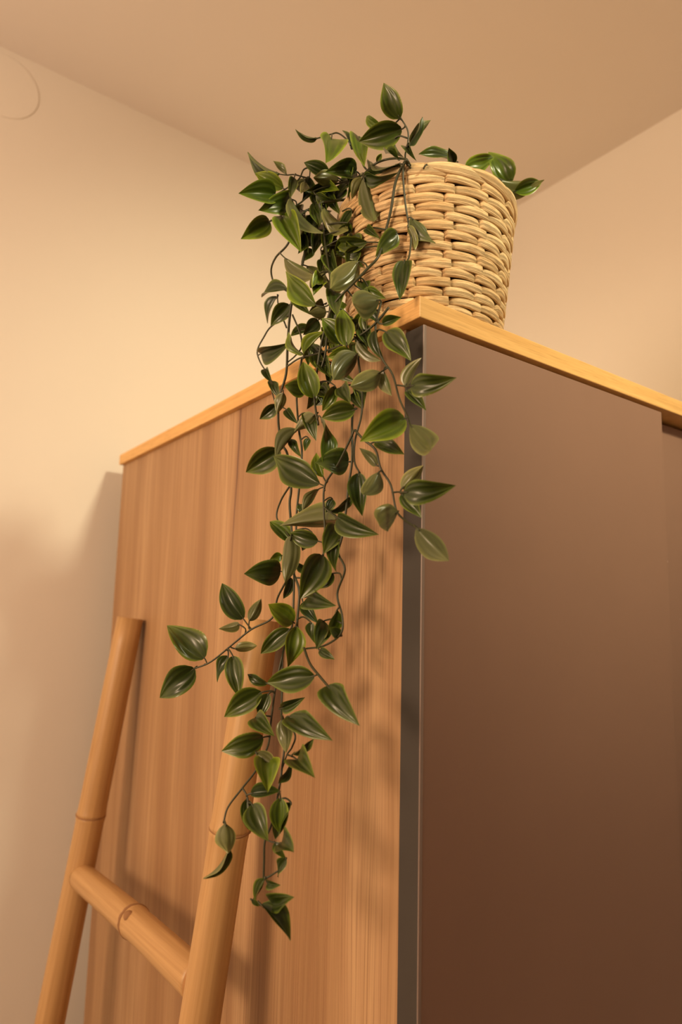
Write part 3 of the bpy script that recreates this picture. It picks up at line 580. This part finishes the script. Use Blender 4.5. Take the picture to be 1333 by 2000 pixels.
    (18, (-0.0417,0.0449,1.7528), (-0.0420,0.0490,1.7292), (-0.9691,-0.2450,-0.0296), 0.0110, 0, (-0.0417,0.0410,1.7527)),
    (32, (-0.0460,0.0787,1.7095), (-0.0525,0.0368,1.7039), (-0.9837,0.1383,0.1147), 0.0173, 0, (-0.0421,0.0846,1.7095)),
    (24, (-0.0415,0.1147,1.7255), (-0.0427,0.1211,1.7061), (-0.1464,-0.9418,-0.3025), 0.0093, 0, (-0.0441,0.1133,1.7254)),
    (18, (-0.0376,0.0563,1.7282), (-0.0450,0.0652,1.7153), (-0.5880,-0.7826,-0.2046), 0.0096, 0, (-0.0420,0.0385,1.7232)),
    (17, (-0.0420,-0.0313,1.7822), (-0.0293,-0.0643,1.7831), (-0.8630,-0.3415,-0.3723), 0.0168, 0, (-0.0317,-0.0194,1.7848)),
    (17, (-0.0299,-0.0150,1.7881), (-0.0236,-0.0310,1.8042), (0.6796,0.6363,0.3650), 0.0110, 1, (-0.0317,-0.0163,1.7854)),
    (17, (-0.0288,-0.0138,1.7846), (-0.0226,-0.0287,1.7661), (-0.7764,-0.5915,0.2174), 0.0110, 0, (-0.0317,-0.0163,1.7854)),
    (16, (-0.0355,-0.0174,1.7707), (-0.0630,-0.0240,1.7573), (-0.1795,0.9766,-0.1184), 0.0187, 1, (-0.0328,-0.0143,1.7716)),
    (16, (-0.0411,-0.0431,1.7572), (-0.0342,-0.0663,1.7345), (0.7556,0.5592,-0.3411), 0.0161, 1, (-0.0335,-0.0358,1.7580)),
    (24, (-0.0587,0.1641,1.6875), (-0.0742,0.1828,1.7193), (-0.7306,-0.6814,0.0443), 0.0206, 0, (-0.0597,0.1460,1.6796)),
    (24, (-0.0579,0.1546,1.6862), (-0.0504,0.1475,1.7063), (0.5769,0.8136,0.0730), 0.0107, 1, (-0.0597,0.1460,1.6796)),
    (24, (-0.0631,0.1631,1.6826), (-0.0760,0.1772,1.6782), (0.7535,0.6251,-0.2037), 0.0095, 1, (-0.0639,0.1498,1.6750)),
    (24, (-0.0703,0.1556,1.6624), (-0.0565,0.1412,1.6655), (0.7008,0.7004,0.1355), 0.0096, 1, (-0.0733,0.1580,1.6647)),
    (24, (-0.0755,0.1573,1.6563), (-0.0855,0.1615,1.6350), (-0.8533,-0.4131,0.3181), 0.0115, 0, (-0.0765,0.1605,1.6612)),
    (24, (-0.0768,0.1459,1.6574), (-0.0753,0.1334,1.6248), (-0.5578,-0.7834,0.2741), 0.0165, 0, (-0.0765,0.1605,1.6612)),
    (24, (-0.0819,0.1916,1.6510), (-0.1080,0.2225,1.6828), (-0.3868,-0.7990,0.4604), 0.0266, 0, (-0.0903,0.1726,1.6481)),
    (24, (-0.0928,0.1880,1.6434), (-0.1179,0.2083,1.6153), (-0.6270,-0.7790,-0.0020), 0.0237, 0, (-0.0965,0.1795,1.6440)),
    (22, (-0.0439,0.1025,1.6875), (-0.0654,0.1092,1.7022), (-0.2381,-0.9668,0.0925), 0.0185, 2, (-0.0418,0.1085,1.6883)),
    (22, (-0.0451,0.1058,1.6819), (-0.0594,0.1270,1.6606), (-0.7787,-0.6204,-0.0934), 0.0155, 0, (-0.0422,0.1081,1.6829)),
    (9, (-0.0515,0.0869,1.6855), (-0.0560,0.0913,1.6531), (-0.1157,-0.9861,-0.1197), 0.0155, 2, (-0.0442,0.0962,1.6849)),
    (32, (-0.0454,0.0869,1.7048), (-0.0406,0.0719,1.6887), (-0.8162,-0.5228,0.2461), 0.0099, 0, (-0.0421,0.0908,1.7090)),
    (18, (-0.0430,0.0594,1.6910), (-0.0549,0.0476,1.6729), (-0.0525,-0.8186,0.5719), 0.0143, 0, (-0.0440,0.0345,1.6905)),
    (18, (-0.0440,0.0407,1.7003), (-0.0492,0.0529,1.6779), (0.2939,-0.8101,-0.5072), 0.0115, 2, (-0.0428,0.0385,1.7023)),
    (18, (-0.0432,0.0370,1.6811), (-0.0525,0.0387,1.6875), (-0.2486,-0.9631,-0.1032), 0.0082, 0, (-0.0451,0.0338,1.6829)),
    (9, (-0.0453,0.0748,1.6894), (-0.0449,0.0705,1.6729), (-0.9016,-0.4225,0.0931), 0.0079, 0, (-0.0438,0.0966,1.6906)),
    (18, (-0.0505,0.0536,1.6694), (-0.0461,0.0384,1.6635), (-0.8682,-0.3777,0.3219), 0.0073, 0, (-0.0469,0.0572,1.6719)),
    (9, (-0.0601,0.0278,1.6472), (-0.0661,-0.0112,1.6307), (-0.8002,-0.1252,0.5865), 0.0184, 0, (-0.0543,0.0354,1.6454)),
    (9, (-0.0517,0.0571,1.6500), (-0.0732,0.0895,1.6424), (-0.8349,-0.5499,0.0231), 0.0196, 0, (-0.0517,0.0537,1.6524)),
    (23, (-0.0571,0.1190,1.6367), (-0.0699,0.1342,1.6421), (-0.7810,-0.5924,-0.1979), 0.0090, 0, (-0.0546,0.1097,1.6357)),
    (23, (-0.0660,0.1121,1.6312), (-0.0911,0.1302,1.6110), (-0.6772,-0.7069,0.2043), 0.0189, 0, (-0.0568,0.1071,1.6303)),
    (23, (-0.0617,0.1086,1.6302), (-0.0696,0.1096,1.6105), (-0.6873,-0.6847,0.2426), 0.0111, 0, (-0.0568,0.1071,1.6303)),
    (22, (-0.0640,0.0830,1.6227), (-0.0562,0.0633,1.6332), (-0.8652,-0.4532,-0.2144), 0.0093, 0, (-0.0566,0.0958,1.6217)),
    (23, (-0.0722,0.1101,1.6120), (-0.0725,0.0797,1.6041), (-0.7681,-0.1541,0.6215), 0.0151, 0, (-0.0635,0.0991,1.6140)),
    (26, (-0.0718,0.0602,1.6215), (-0.0695,0.0150,1.6165), (-0.8149,-0.1054,0.5699), 0.0170, 0, (-0.0624,0.0780,1.6126)),
    (23, (-0.0747,0.0913,1.6008), (-0.1039,0.1019,1.5902), (-0.3290,-0.9438,-0.0306), 0.0186, 0, (-0.0693,0.0919,1.6004)),
    (26, (-0.0724,0.0685,1.6176), (-0.0734,0.0576,1.5956), (0.6448,0.6742,-0.3602), 0.0120, 1, (-0.0617,0.0833,1.6142)),
    (27, (-0.0709,0.0541,1.5958), (-0.0636,0.0383,1.6097), (-0.3544,-0.7056,-0.6136), 0.0089, 0, (-0.0696,0.0561,1.5934)),
    (27, (-0.0735,0.0437,1.5945), (-0.0848,0.0058,1.5942), (-0.5985,0.1734,0.7821), 0.0169, 0, (-0.0703,0.0479,1.5928)),
    (26, (-0.0710,0.0570,1.5876), (-0.0752,0.0634,1.5717), (-0.0835,-0.9322,-0.3523), 0.0080, 0, (-0.0708,0.0657,1.5872)),
    (23, (-0.0813,0.0759,1.5884), (-0.0945,0.0474,1.5756), (-0.1418,-0.3497,0.9261), 0.0186, 2, (-0.0781,0.0870,1.5857)),
    (23, (-0.0875,0.0794,1.5935), (-0.0789,0.0617,1.5849), (0.7818,0.5346,-0.3210), 0.0106, 1, (-0.0760,0.0877,1.5888)),
    (25, (-0.0906,0.0788,1.5651), (-0.0748,0.0626,1.5687), (-0.6557,-0.5234,0.5442), 0.0102, 0, (-0.0924,0.0816,1.5626)),
    (22, (-0.0801,0.0540,1.5671), (-0.0807,0.0526,1.5423), (-0.6397,-0.7661,0.0620), 0.0132, 2, (-0.0741,0.0673,1.5651)),
    (22, (-0.0743,0.0486,1.5641), (-0.0785,0.0591,1.5374), (-0.9852,-0.1405,0.0984), 0.0127, 0, (-0.0753,0.0669,1.5607)),
    (25, (-0.0918,0.0737,1.5591), (-0.0909,0.0524,1.5410), (-0.7354,-0.4548,0.5023), 0.0166, 0, (-0.0923,0.0786,1.5578)),
    (25, (-0.0920,0.0822,1.5605), (-0.0914,0.0789,1.5403), (-0.4457,-0.8853,0.1328), 0.0101, 0, (-0.0921,0.0804,1.5613)),
    (23, (-0.1091,0.0803,1.5470), (-0.1146,0.0632,1.5345), (0.0715,0.5750,-0.8150), 0.0139, 1, (-0.1075,0.0869,1.5458)),
    (23, (-0.1056,0.0797,1.5295), (-0.1177,0.0904,1.5061), (0.2381,-0.8314,-0.5021), 0.0126, 0, (-0.1075,0.0869,1.5458)),
    (25, (-0.0822,0.0476,1.5389), (-0.0920,0.0127,1.5451), (-0.6138,0.3003,0.7302), 0.0159, 0, (-0.0800,0.0519,1.5367)),
    (25, (-0.0823,0.0558,1.5370), (-0.0784,0.0476,1.5271), (-0.7952,-0.5824,0.1687), 0.0066, 0, (-0.0822,0.0563,1.5369)),
    (28, (-0.0789,0.0449,1.5293), (-0.0822,0.0549,1.5132), (-0.9845,-0.0830,0.1546), 0.0077, 0, (-0.0800,0.0527,1.5188)),
    (28, (-0.0853,0.0586,1.5098), (-0.0842,0.0436,1.5133), (-0.9965,-0.0547,0.0632), 0.0068, 0, (-0.0849,0.0602,1.5129)),
    (28, (-0.0864,0.0605,1.5121), (-0.0912,0.0651,1.4959), (-0.9606,-0.0726,0.2682), 0.0083, 0, (-0.0860,0.0612,1.5126)),
    (29, (-0.0854,0.0524,1.4978), (-0.0847,0.0210,1.5147), (-0.9964,0.0215,0.0826), 0.0122, 0, (-0.0827,0.0569,1.4955)),
    (29, (-0.0930,0.0533,1.4994), (-0.0795,0.0341,1.4816), (0.1717,-0.6024,0.7795), 0.0145, 0, (-0.0880,0.0613,1.4947)),
    (22, (-0.0934,0.0659,1.4976), (-0.0890,0.0626,1.4936), (-0.3056,-0.8730,0.3800), 0.0032, 0, (-0.0903,0.0691,1.4949)),
    (9, (-0.0344,0.1331,1.8514), (-0.0311,0.1226,1.8346), (-0.8347,-0.5266,0.1612), 0.0080, 0, (-0.0367,0.1433,1.8468)),
    (22, (-0.0317,0.1070,1.8475), (-0.0356,0.1072,1.8357), (-0.6481,-0.7346,0.2005), 0.0066, 0, (-0.0343,0.1172,1.8477)),
    (9, (-0.0318,0.1478,1.8833), (-0.0277,0.1342,1.8677), (-0.8706,-0.4595,0.1757), 0.0086, 0, (-0.0341,0.1582,1.8870)),
    (22, (-0.0323,0.1081,1.8254), (-0.0401,0.1126,1.8130), (-0.6587,-0.7374,0.1496), 0.0091, 0, (-0.0358,0.1124,1.8261)),
    (19, (-0.0360,0.0621,1.7882), (-0.0418,0.0631,1.7767), (-0.3022,-0.9503,0.0753), 0.0075, 0, (-0.0435,0.0630,1.7863)),
    (22, (-0.0289,0.1207,1.9058), (-0.0285,0.0985,1.8910), (-0.8273,-0.3212,0.4609), 0.0094, 0, (-0.0302,0.1304,1.9110)),
    (5, (-0.0250,0.0899,1.8854), (-0.0316,0.0982,1.8753), (-0.4243,-0.8149,-0.3949), 0.0081, 0, (-0.0394,0.0875,1.8851)),
    (22, (-0.0369,0.1111,1.7888), (-0.0338,0.1023,1.7765), (-0.8196,-0.5438,0.1804), 0.0071, 0, (-0.0383,0.1120,1.7874)),
    (22, (-0.0347,0.0928,1.7631), (-0.0379,0.1037,1.7474), (-0.7880,-0.5684,-0.2364), 0.0090, 0, (-0.0393,0.1111,1.7658)),
    (9, (-0.0345,0.0990,1.7287), (-0.0387,0.1100,1.7378), (-0.8929,-0.4362,0.1120), 0.0066, 0, (-0.0420,0.1054,1.7249)),
    (8, (-0.0145,0.0822,1.9419), (-0.0238,0.0925,1.9241), (-0.4167,-0.8643,-0.2817), 0.0126, 0, (-0.0347,0.0792,1.9355)),
    (12, (-0.0240,0.0466,1.9210), (-0.0254,0.0336,1.9062), (-0.7284,-0.4793,0.4897), 0.0081, 0, (-0.0339,0.0394,1.9182)),
    (2, (-0.0105,0.1228,2.0989), (-0.0065,0.1055,2.0714), (-0.9036,-0.4091,0.1273), 0.0114, 0, (-0.0186,0.1121,2.0967)),
    (12, (-0.0308,0.1107,1.9355), (-0.0246,0.0934,1.9197), (-0.8935,-0.4314,0.1248), 0.0086, 0, (-0.0342,0.1072,1.9235)),
    (7, (-0.0100,0.1443,2.0840), (-0.0261,0.1574,2.0758), (0.3737,0.7761,0.5079), 0.0108, 1, (-0.0292,0.1278,2.0769)),
    (5, (-0.0168,0.0536,1.9543), (-0.0067,0.0418,1.9368), (-0.5360,-0.8101,0.2377), 0.0099, 0, (-0.0315,0.0556,1.9665)),
    (8, (-0.0144,0.1241,2.0394), (-0.0124,0.1080,2.0225), (0.8952,0.3708,-0.2473), 0.0087, 1, (-0.0203,0.1067,2.0328)),
    (5, (-0.0221,0.0768,1.9673), (-0.0308,0.0738,1.9510), (-0.1303,-0.9606,0.2455), 0.0099, 2, (-0.0358,0.0629,1.9593)),
    (8, (-0.0213,0.1101,2.0046), (-0.0365,0.0969,1.9811), (-0.1624,-0.8115,0.5614), 0.0148, 2, (-0.0254,0.0918,2.0003)),
    (8, (-0.0088,0.1248,2.0320), (-0.0149,0.1177,2.0059), (-0.7295,-0.5984,0.3313), 0.0110, 0, (-0.0229,0.0993,2.0166)),
    (7, (-0.0205,0.1500,2.0907), (-0.0404,0.1415,2.0718), (0.4691,-0.8772,-0.1026), 0.0142, 0, (-0.0305,0.1291,2.0749)),
    (8, (-0.0081,0.1280,2.0449), (-0.0108,0.1242,2.0157), (0.0831,-0.9893,0.1203), 0.0115, 0, (-0.0203,0.1067,2.0328)),
    (8, (-0.0186,0.1098,1.9777), (-0.0343,0.1089,1.9641), (0.1894,-0.9688,-0.1601), 0.0145, 0, (-0.0336,0.0774,1.9615)),
    (8, (-0.0074,0.0888,2.0377), (-0.0122,0.1030,2.0257), (-0.3986,-0.6671,-0.6294), 0.0134, 0, (-0.0203,0.1067,2.0328)),
    (4, (-0.0234,0.1317,2.1105), (-0.0418,0.1332,2.0969), (-0.0841,0.9713,0.2225), 0.0114, 1, (-0.0362,0.1279,2.1085)),
    (8, (-0.0055,0.1333,2.0722), (-0.0207,0.1183,2.0429), (-0.2498,-0.8044,0.5390), 0.0157, 0, (-0.0197,0.1118,2.0570)),
    (8, (-0.0036,0.1378,2.0852), (-0.0172,0.1487,2.0782), (-0.2617,-0.7295,-0.6319), 0.0097, 0, (-0.0201,0.1128,2.0676)),
    (9, (-0.0229,0.1345,2.0246), (-0.0143,0.1159,2.0043), (0.9313,0.3586,0.0643), 0.0103, 1, (-0.0291,0.1337,2.0220)),
    (15, (-0.0244,0.0436,1.8827), (-0.0301,0.0322,1.8607), (-0.7075,-0.5359,0.4607), 0.0114, 0, (-0.0313,0.0332,1.8770)),
    (8, (-0.0299,0.0756,1.9042), (-0.0270,0.0523,1.8873), (-0.9886,-0.1469,0.0331), 0.0106, 0, (-0.0359,0.0835,1.9070)),
    (8, (-0.0144,0.0992,1.9952), (-0.0167,0.0979,1.9727), (-0.1077,-0.9918,0.0683), 0.0093, 0, (-0.0285,0.0858,1.9881)),
    (5, (-0.0222,0.0647,1.9492), (-0.0334,0.0632,1.9315), (-0.4722,-0.8022,0.3654), 0.0120, 0, (-0.0362,0.0689,1.9545)),
    (5, (-0.0263,0.1031,1.8969), (-0.0305,0.1153,1.8767), (-0.1120,-0.8597,-0.4984), 0.0111, 0, (-0.0390,0.0874,1.8918)),
    (8, (-0.0235,0.0855,1.9341), (-0.0249,0.0720,1.9145), (-0.8903,-0.3442,0.2980), 0.0094, 2, (-0.0348,0.0793,1.9309)),
    (5, (-0.0075,0.0760,2.0228), (-0.0111,0.0814,2.0013), (-0.7386,-0.6724,-0.0485), 0.0138, 0, (-0.0090,0.0389,2.0053)),
    (12, (-0.0168,0.0537,1.9421), (-0.0268,0.0711,1.9376), (-0.6274,-0.5112,-0.5874), 0.0107, 0, (-0.0318,0.0275,1.9211)),
    (9, (-0.0127,0.1396,2.0468), (-0.0229,0.1451,2.0338), (-0.4245,-0.9041,-0.0489), 0.0091, 0, (-0.0273,0.1305,2.0421)),
    (11, (-0.0211,0.1246,1.9460), (-0.0220,0.1284,1.9237), (-0.7078,-0.7001,-0.0938), 0.0114, 2, (-0.0296,0.1297,1.9450)),
    (5, (-0.0306,0.0957,1.8910), (-0.0319,0.0718,1.8711), (-0.7749,-0.3801,0.5050), 0.0115, 2, (-0.0394,0.0875,1.8851)),
    (11, (-0.0139,0.1355,1.9650), (-0.0226,0.1617,1.9634), (-0.9390,-0.3216,-0.1220), 0.0105, 0, (-0.0293,0.1349,1.9584)),
    (8, (-0.0104,0.1300,2.0844), (-0.0107,0.1128,2.0650), (0.9936,0.0776,-0.0816), 0.0119, 1, (-0.0206,0.1124,2.0724)),
    (7, (-0.0182,0.1499,2.0861), (-0.0277,0.1497,2.0641), (0.0820,-0.9963,-0.0264), 0.0112, 0, (-0.0318,0.1304,2.0729)),
    (12, (-0.0233,0.0455,1.9373), (-0.0235,0.0478,1.9133), (-0.3844,-0.9194,-0.0831), 0.0108, 0, (-0.0318,0.0275,1.9211)),
    (8, (-0.0027,0.1114,2.0427), (-0.0104,0.1064,2.0097), (0.3712,0.9015,-0.2226), 0.0139, 1, (-0.0203,0.1067,2.0328)),
    (8, (-0.0038,0.0982,2.0297), (-0.0068,0.0697,2.0035), (-0.9418,-0.1692,0.2906), 0.0121, 0, (-0.0216,0.1030,2.0247)),
    (8, (-0.0022,0.1045,2.0371), (-0.0104,0.1096,2.0288), (0.4079,0.9004,0.1512), 0.0091, 1, (-0.0203,0.1067,2.0328)),
    (8, (0.0066,0.1256,2.0559), (-0.0104,0.1268,2.0372), (-0.0897,-0.9957,0.0212), 0.0116, 0, (-0.0191,0.1104,2.0410)),
    (5, (-0.0252,0.1016,1.8985), (-0.0265,0.0864,1.8701), (-0.6460,-0.6610,0.3819), 0.0137, 0, (-0.0390,0.0874,1.8918)),
    (8, (-0.0084,0.0814,2.0350), (-0.0084,0.0692,2.0179), (-0.8276,-0.4557,0.3278), 0.0149, 0, (-0.0203,0.1067,2.0328)),
    (3, (-0.0269,0.1289,2.1131), (-0.0316,0.1363,2.0877), (0.1936,-0.9309,-0.3097), 0.0124, 0, (-0.0315,0.1233,2.1160)),
    (8, (0.0011,0.1192,2.0625), (-0.0133,0.1303,2.0514), (-0.2844,-0.8343,-0.4722), 0.0102, 0, (-0.0195,0.1113,2.0516)),
    (8, (-0.0085,0.0835,2.0391), (-0.0064,0.0838,2.0119), (-0.3003,-0.9532,-0.0355), 0.0129, 2, (-0.0193,0.1109,2.0463)),
    (9, (-0.0228,0.1342,2.0587), (-0.0345,0.1315,2.0323), (-0.0388,-0.9924,0.1167), 0.0137, 0, (-0.0269,0.1296,2.0471)),
    (8, (-0.0222,0.1005,1.9453), (-0.0285,0.0949,1.9276), (-0.3035,-0.8724,0.3831), 0.0095, 0, (-0.0347,0.0792,1.9355)),
    (5, (-0.0175,0.0520,1.9691), (-0.0116,0.0320,1.9577), (-0.9550,-0.2952,0.0277), 0.0100, 2, (-0.0286,0.0507,1.9714)),
    (13, (-0.0147,0.0484,1.9485), (-0.0212,0.0639,1.9381), (-0.4993,-0.6166,-0.6087), 0.0105, 2, (-0.0261,0.0191,1.9352)),
    (9, (-0.0124,0.1412,2.0627), (-0.0299,0.1304,2.0405), (-0.1085,-0.8584,0.5013), 0.0147, 0, (-0.0269,0.1296,2.0471)),
    (5, (-0.0198,0.0801,1.9586), (-0.0185,0.0788,1.9406), (-0.5566,-0.8305,0.0206), 0.0087, 0, (-0.0362,0.0689,1.9545)),
    (5, (-0.0134,0.0489,1.9707), (-0.0124,0.0441,1.9494), (-0.2575,-0.9447,0.2031), 0.0087, 0, (-0.0252,0.0473,1.9764)),
    (12, (-0.0155,0.0598,1.9245), (-0.0269,0.0513,1.9066), (-0.5152,-0.5987,0.6133), 0.0120, 0, (-0.0339,0.0394,1.9182)),
    (2, (0.0149,0.1202,2.1207), (-0.0029,0.1140,2.0977), (-0.1730,-0.9093,0.3784), 0.0134, 2, (-0.0018,0.0988,2.1031)),
    (15, (-0.0259,0.0375,1.8775), (-0.0289,0.0445,1.8634), (-0.6538,-0.7240,-0.2201), 0.0081, 0, (-0.0313,0.0332,1.8770)),
    (7, (-0.0250,0.1394,2.0761), (-0.0300,0.1342,2.0466), (0.4595,0.8576,-0.2311), 0.0139, 1, (-0.0331,0.1317,2.0709)),
    (8, (-0.0218,0.0772,1.9382), (-0.0331,0.0779,1.9270), (0.3260,0.9039,-0.2770), 0.0104, 1, (-0.0347,0.0792,1.9355)),
    (8, (-0.0064,0.1126,2.0388), (-0.0148,0.1136,2.0104), (-0.2425,0.9643,0.1064), 0.0118, 1, (-0.0203,0.1067,2.0328)),
    (8, (-0.0149,0.0828,1.9903), (-0.0304,0.0852,1.9763), (0.0847,0.9931,0.0806), 0.0119, 1, (-0.0285,0.0858,1.9881)),
    (12, (-0.0218,0.1150,1.9318), (-0.0199,0.0954,1.9044), (-0.9391,-0.3075,0.1537), 0.0133, 0, (-0.0342,0.0960,1.9218)),
    (8, (-0.0113,0.0789,2.0584), (-0.0056,0.1022,2.0518), (-0.8100,0.0315,-0.5855), 0.0105, 0, (-0.0203,0.1126,2.0700)),
    (5, (-0.0092,0.0656,1.9850), (-0.0165,0.0520,1.9589), (-0.3391,-0.7940,0.5046), 0.0105, 0, (-0.0252,0.0473,1.9764)),
    (2, (0.0191,0.1146,2.1240), (-0.0143,0.0797,2.0767), (-0.1795,-0.7271,0.6626), 0.0097, 2, (0.0018,0.0921,2.1034)),
    (12, (-0.0268,0.0476,1.9255), (-0.0188,0.0305,1.9123), (-0.9235,-0.1602,-0.3486), 0.0101, 2, (-0.0339,0.0394,1.9182)),
    (8, (-0.0033,0.1010,2.0344), (-0.0068,0.0791,2.0091), (-0.9559,-0.1449,0.2556), 0.0124, 0, (-0.0203,0.1067,2.0328)),
    (8, (-0.0183,0.1046,1.9524), (-0.0233,0.0869,1.9286), (-0.5430,-0.6149,0.5718), 0.0121, 0, (-0.0345,0.0790,1.9401)),
    (8, (-0.0252,0.0800,1.9682), (-0.0258,0.0836,1.9462), (-0.4744,-0.8707,-0.1298), 0.0102, 0, (-0.0328,0.0785,1.9661)),
    (7, (-0.0183,0.1346,2.0804), (-0.0155,0.1353,2.0523), (-0.7459,-0.6600,-0.0896), 0.0136, 0, (-0.0292,0.1278,2.0769)),
    (8, (-0.0270,0.0798,1.9085), (-0.0329,0.0779,1.8887), (-0.5332,-0.8117,0.2383), 0.0105, 0, (-0.0357,0.0825,1.9095)),
    (2, (0.0083,0.1166,2.1106), (-0.0047,0.1284,2.0953), (-0.3588,-0.8614,-0.3597), 0.0120, 0, (-0.0039,0.1004,2.1024)),
    (8, (-0.0166,0.1258,2.0843), (-0.0160,0.1117,2.0618), (-0.7589,-0.5614,0.3301), 0.0118, 0, (-0.0210,0.1119,2.0773)),
    (2, (-0.0153,0.1243,2.1075), (-0.0123,0.1000,2.0899), (-0.9950,-0.0830,-0.0548), 0.0146, 2, (-0.0213,0.1142,2.0957)),
    (8, (-0.0166,0.1166,2.0149), (-0.0119,0.0971,1.9870), (0.2970,0.8052,-0.5133), 0.0114, 1, (-0.0241,0.0955,2.0085)),
    (2, (-0.0182,0.1306,2.1053), (-0.0104,0.1292,2.0788), (-0.9093,-0.3345,-0.2476), 0.0127, 0, (-0.0250,0.1173,2.0934)),
    (2, (-0.0124,0.1229,2.1062), (-0.0342,0.1181,2.0885), (0.4583,-0.8177,-0.3483), 0.0140, 0, (-0.0186,0.1121,2.0967)),
    (13, (-0.0255,0.0358,1.9413), (-0.0222,0.0330,1.9172), (-0.9907,0.0159,-0.1351), 0.0107, 2, (-0.0261,0.0191,1.9352)),
    (3, (-0.0083,0.1231,2.1132), (-0.0076,0.1271,2.0852), (-0.2065,-0.9681,-0.1420), 0.0130, 0, (-0.0132,0.1110,2.1103)),
    (8, (-0.0097,0.0828,2.0487), (-0.0041,0.1051,2.0503), (-0.3851,0.1618,-0.9086), 0.0120, 2, (-0.0197,0.1118,2.0570)),
]

plant = thing('trailing_plant', 'artificial trailing plant with glossy green leaves hanging from the straw basket', 'plant', (BX, BY, TOP + .006))
plant_inv = Matrix.Translation(-plant.location)

def catmull(P, sub=6):
    P = [Vector(p) for p in P]; Q = [P[0]*2 - P[1]] + P + [P[-1]*2 - P[-2]]; out = []
    for i in range(1, len(Q) - 2):
        a, b, c, d = Q[i-1], Q[i], Q[i+1], Q[i+2]
        for k in range(sub):
            t = k / sub
            out.append(.5 * ((2*b) + (c - a)*t + (2*a - 5*b + 4*c - d)*t*t + (3*b - a - 3*c + d)*t**3))
    out.append(P[-1]); return out
def tube(v, f, pts, r0, r1, n=7):
    base = len(v); x = None
    for i, p in enumerate(pts):
        d = (pts[min(i+1, len(pts)-1)] - pts[max(i-1, 0)]).normalized()
        if x is None: x = d.orthogonal().normalized()
        x = (x - d * x.dot(d)).normalized(); y = d.cross(x)
        r = r0 + (r1 - r0) * i / (len(pts) - 1)
        for k in range(n):
            a = 2*math.pi*k/n; q = p + x*(r*math.cos(a)) + y*(r*math.sin(a)); v.append(tuple(q))
    for i in range(len(pts)-1):
        for k in range(n):
            j = (k+1) % n; f.append((base+i*n+k, base+i*n+j, base+(i+1)*n+j, base+(i+1)*n+k))
    f.append(tuple(base + n-1-k for k in range(n))); f.append(tuple(base + (len(pts)-1)*n + k for k in range(n)))

def leaf_mesh(name, top, under, fold, curl, wave, seed):
    """unit leaf: length 1 along +Y, full width 1 along X, upper side +Z; two skins with a thin body between"""
    NL, NW = 14, 16; v = []; uv = []; f = []; mi = []
    def half(t): return .5 * (t ** .60) * ((1 - t) ** 1.02) / .3375
    for side in (0, 1):
        for i in range(NL + 1):
            t = i / NL; t2 = .012 + .988 * t; hw = max(.004, half(min(.9995, t2)))
            for j in range(NW + 1):
                s = -1 + 2*j/NW
                ridge = .013 * math.cos(s * 14.0) * math.sin(math.pi * min(1, t*1.02)) * (1 if abs(s) < .92 else .3)
                z = fold * abs(s) * hw * 1.0 - curl * t*t + .06*math.sin(math.pi*t) + ridge + wave * math.sin(5*t + seed) * s * hw
                if abs(s) < .01: z -= .010
                v.append((s*hw, t2, z - (.014 * (1 - abs(s)**3) if side else 0))); uv.append((j/NW, t2))
    o2 = (NL+1)*(NW+1)
    for i in range(NL):
        for j in range(NW):
            a = i*(NW+1)+j; b = a+1; c = b+NW+1; d = a+NW+1
            f.append((a, b, c, d)); mi.append(0)
            f.append((o2+d, o2+c, o2+b, o2+a)); mi.append(1)
    me = bpy.data.meshes.new(name); me.from_pydata(v, [], f)
    u = me.uv_layers.new(name='UVMap')
    for p in me.polygons:
        for li in p.loop_indices: u.data[li].uv = uv[me.loops[li].vertex_index]
    me.materials.append(top); me.materials.append(under)
    me.polygons.foreach_set('material_index', mi); me.polygons.foreach_set('use_smooth', [True]*len(f)); me.update()
    return me
LM = {}
for tint, top in ((0, M_LEAF_TOP), (1, M_LEAF_TOP), (2, M_LEAF_LIT)):
    LM[tint] = [leaf_mesh('leaf', top, M_LEAF_UNDER, fo, cu, wa, k) for k, (fo, cu, wa) in enumerate(((.30, .10, .10), (.16, .18, .22), (.42, .04, .08), (.24, -.06, .18)))]

stem_objs = []
for si, (r, pts) in enumerate(STEMS):
    v = []; f = []
    if si in (0, 1, 2, 3, 5, 6, 8, 30, 31):                # these come up out of the basket over its rim
        p0 = Vector(pts[0]); cen = Vector((BX, BY, TOP + .08)); mid = cen.lerp(p0, .5); mid.z = TOP + BH + .004
        pts = [tuple(cen), tuple(mid)] + list(pts)
    tube(v, f, catmull(pts), r * .70, r * .52)
    for (s, b, t, nrm, wd, tint, q) in LEAVES:            # leaf stalks
        if s != si: continue
        b = Vector(b); q = Vector(q); t = Vector(t); L = (b - q).length
        if L > .035: q = b + (q - b).normalized() * .012; L = .012
        mid = (b + q) * .5 + (b - t).normalized() * min(L, .01) * .3
        e = b + (t - b) * .10
        tube(v, f, catmull([q, mid, b, e], 3), .00075, .00055, 6)
    v = [tuple(plant_inv @ Vector(p)) for p in v]
    stem_objs.append(mesh_obj('vine_stem', v, f, M_STEM, plant))
rnd = random.Random(4)
for (s, b, t, nrm, wd, tint, q) in LEAVES:
    me = LM[tint][rnd.randrange(4)]
    b = Vector(b); t = Vector(t); a = (t - b); L = a.length; a.normalize()
    z = Vector(nrm); z = (z - a * z.dot(a)).normalized(); x = a.cross(z)
    o = bpy.data.objects.new('leaf', me); C.objects.link(o); o.parent = stem_objs[s]
    mm = Matrix((x * wd, a * L, z * L)).transposed().to_4x4(); mm.translation = b - plant.location
    o.matrix_local = mm
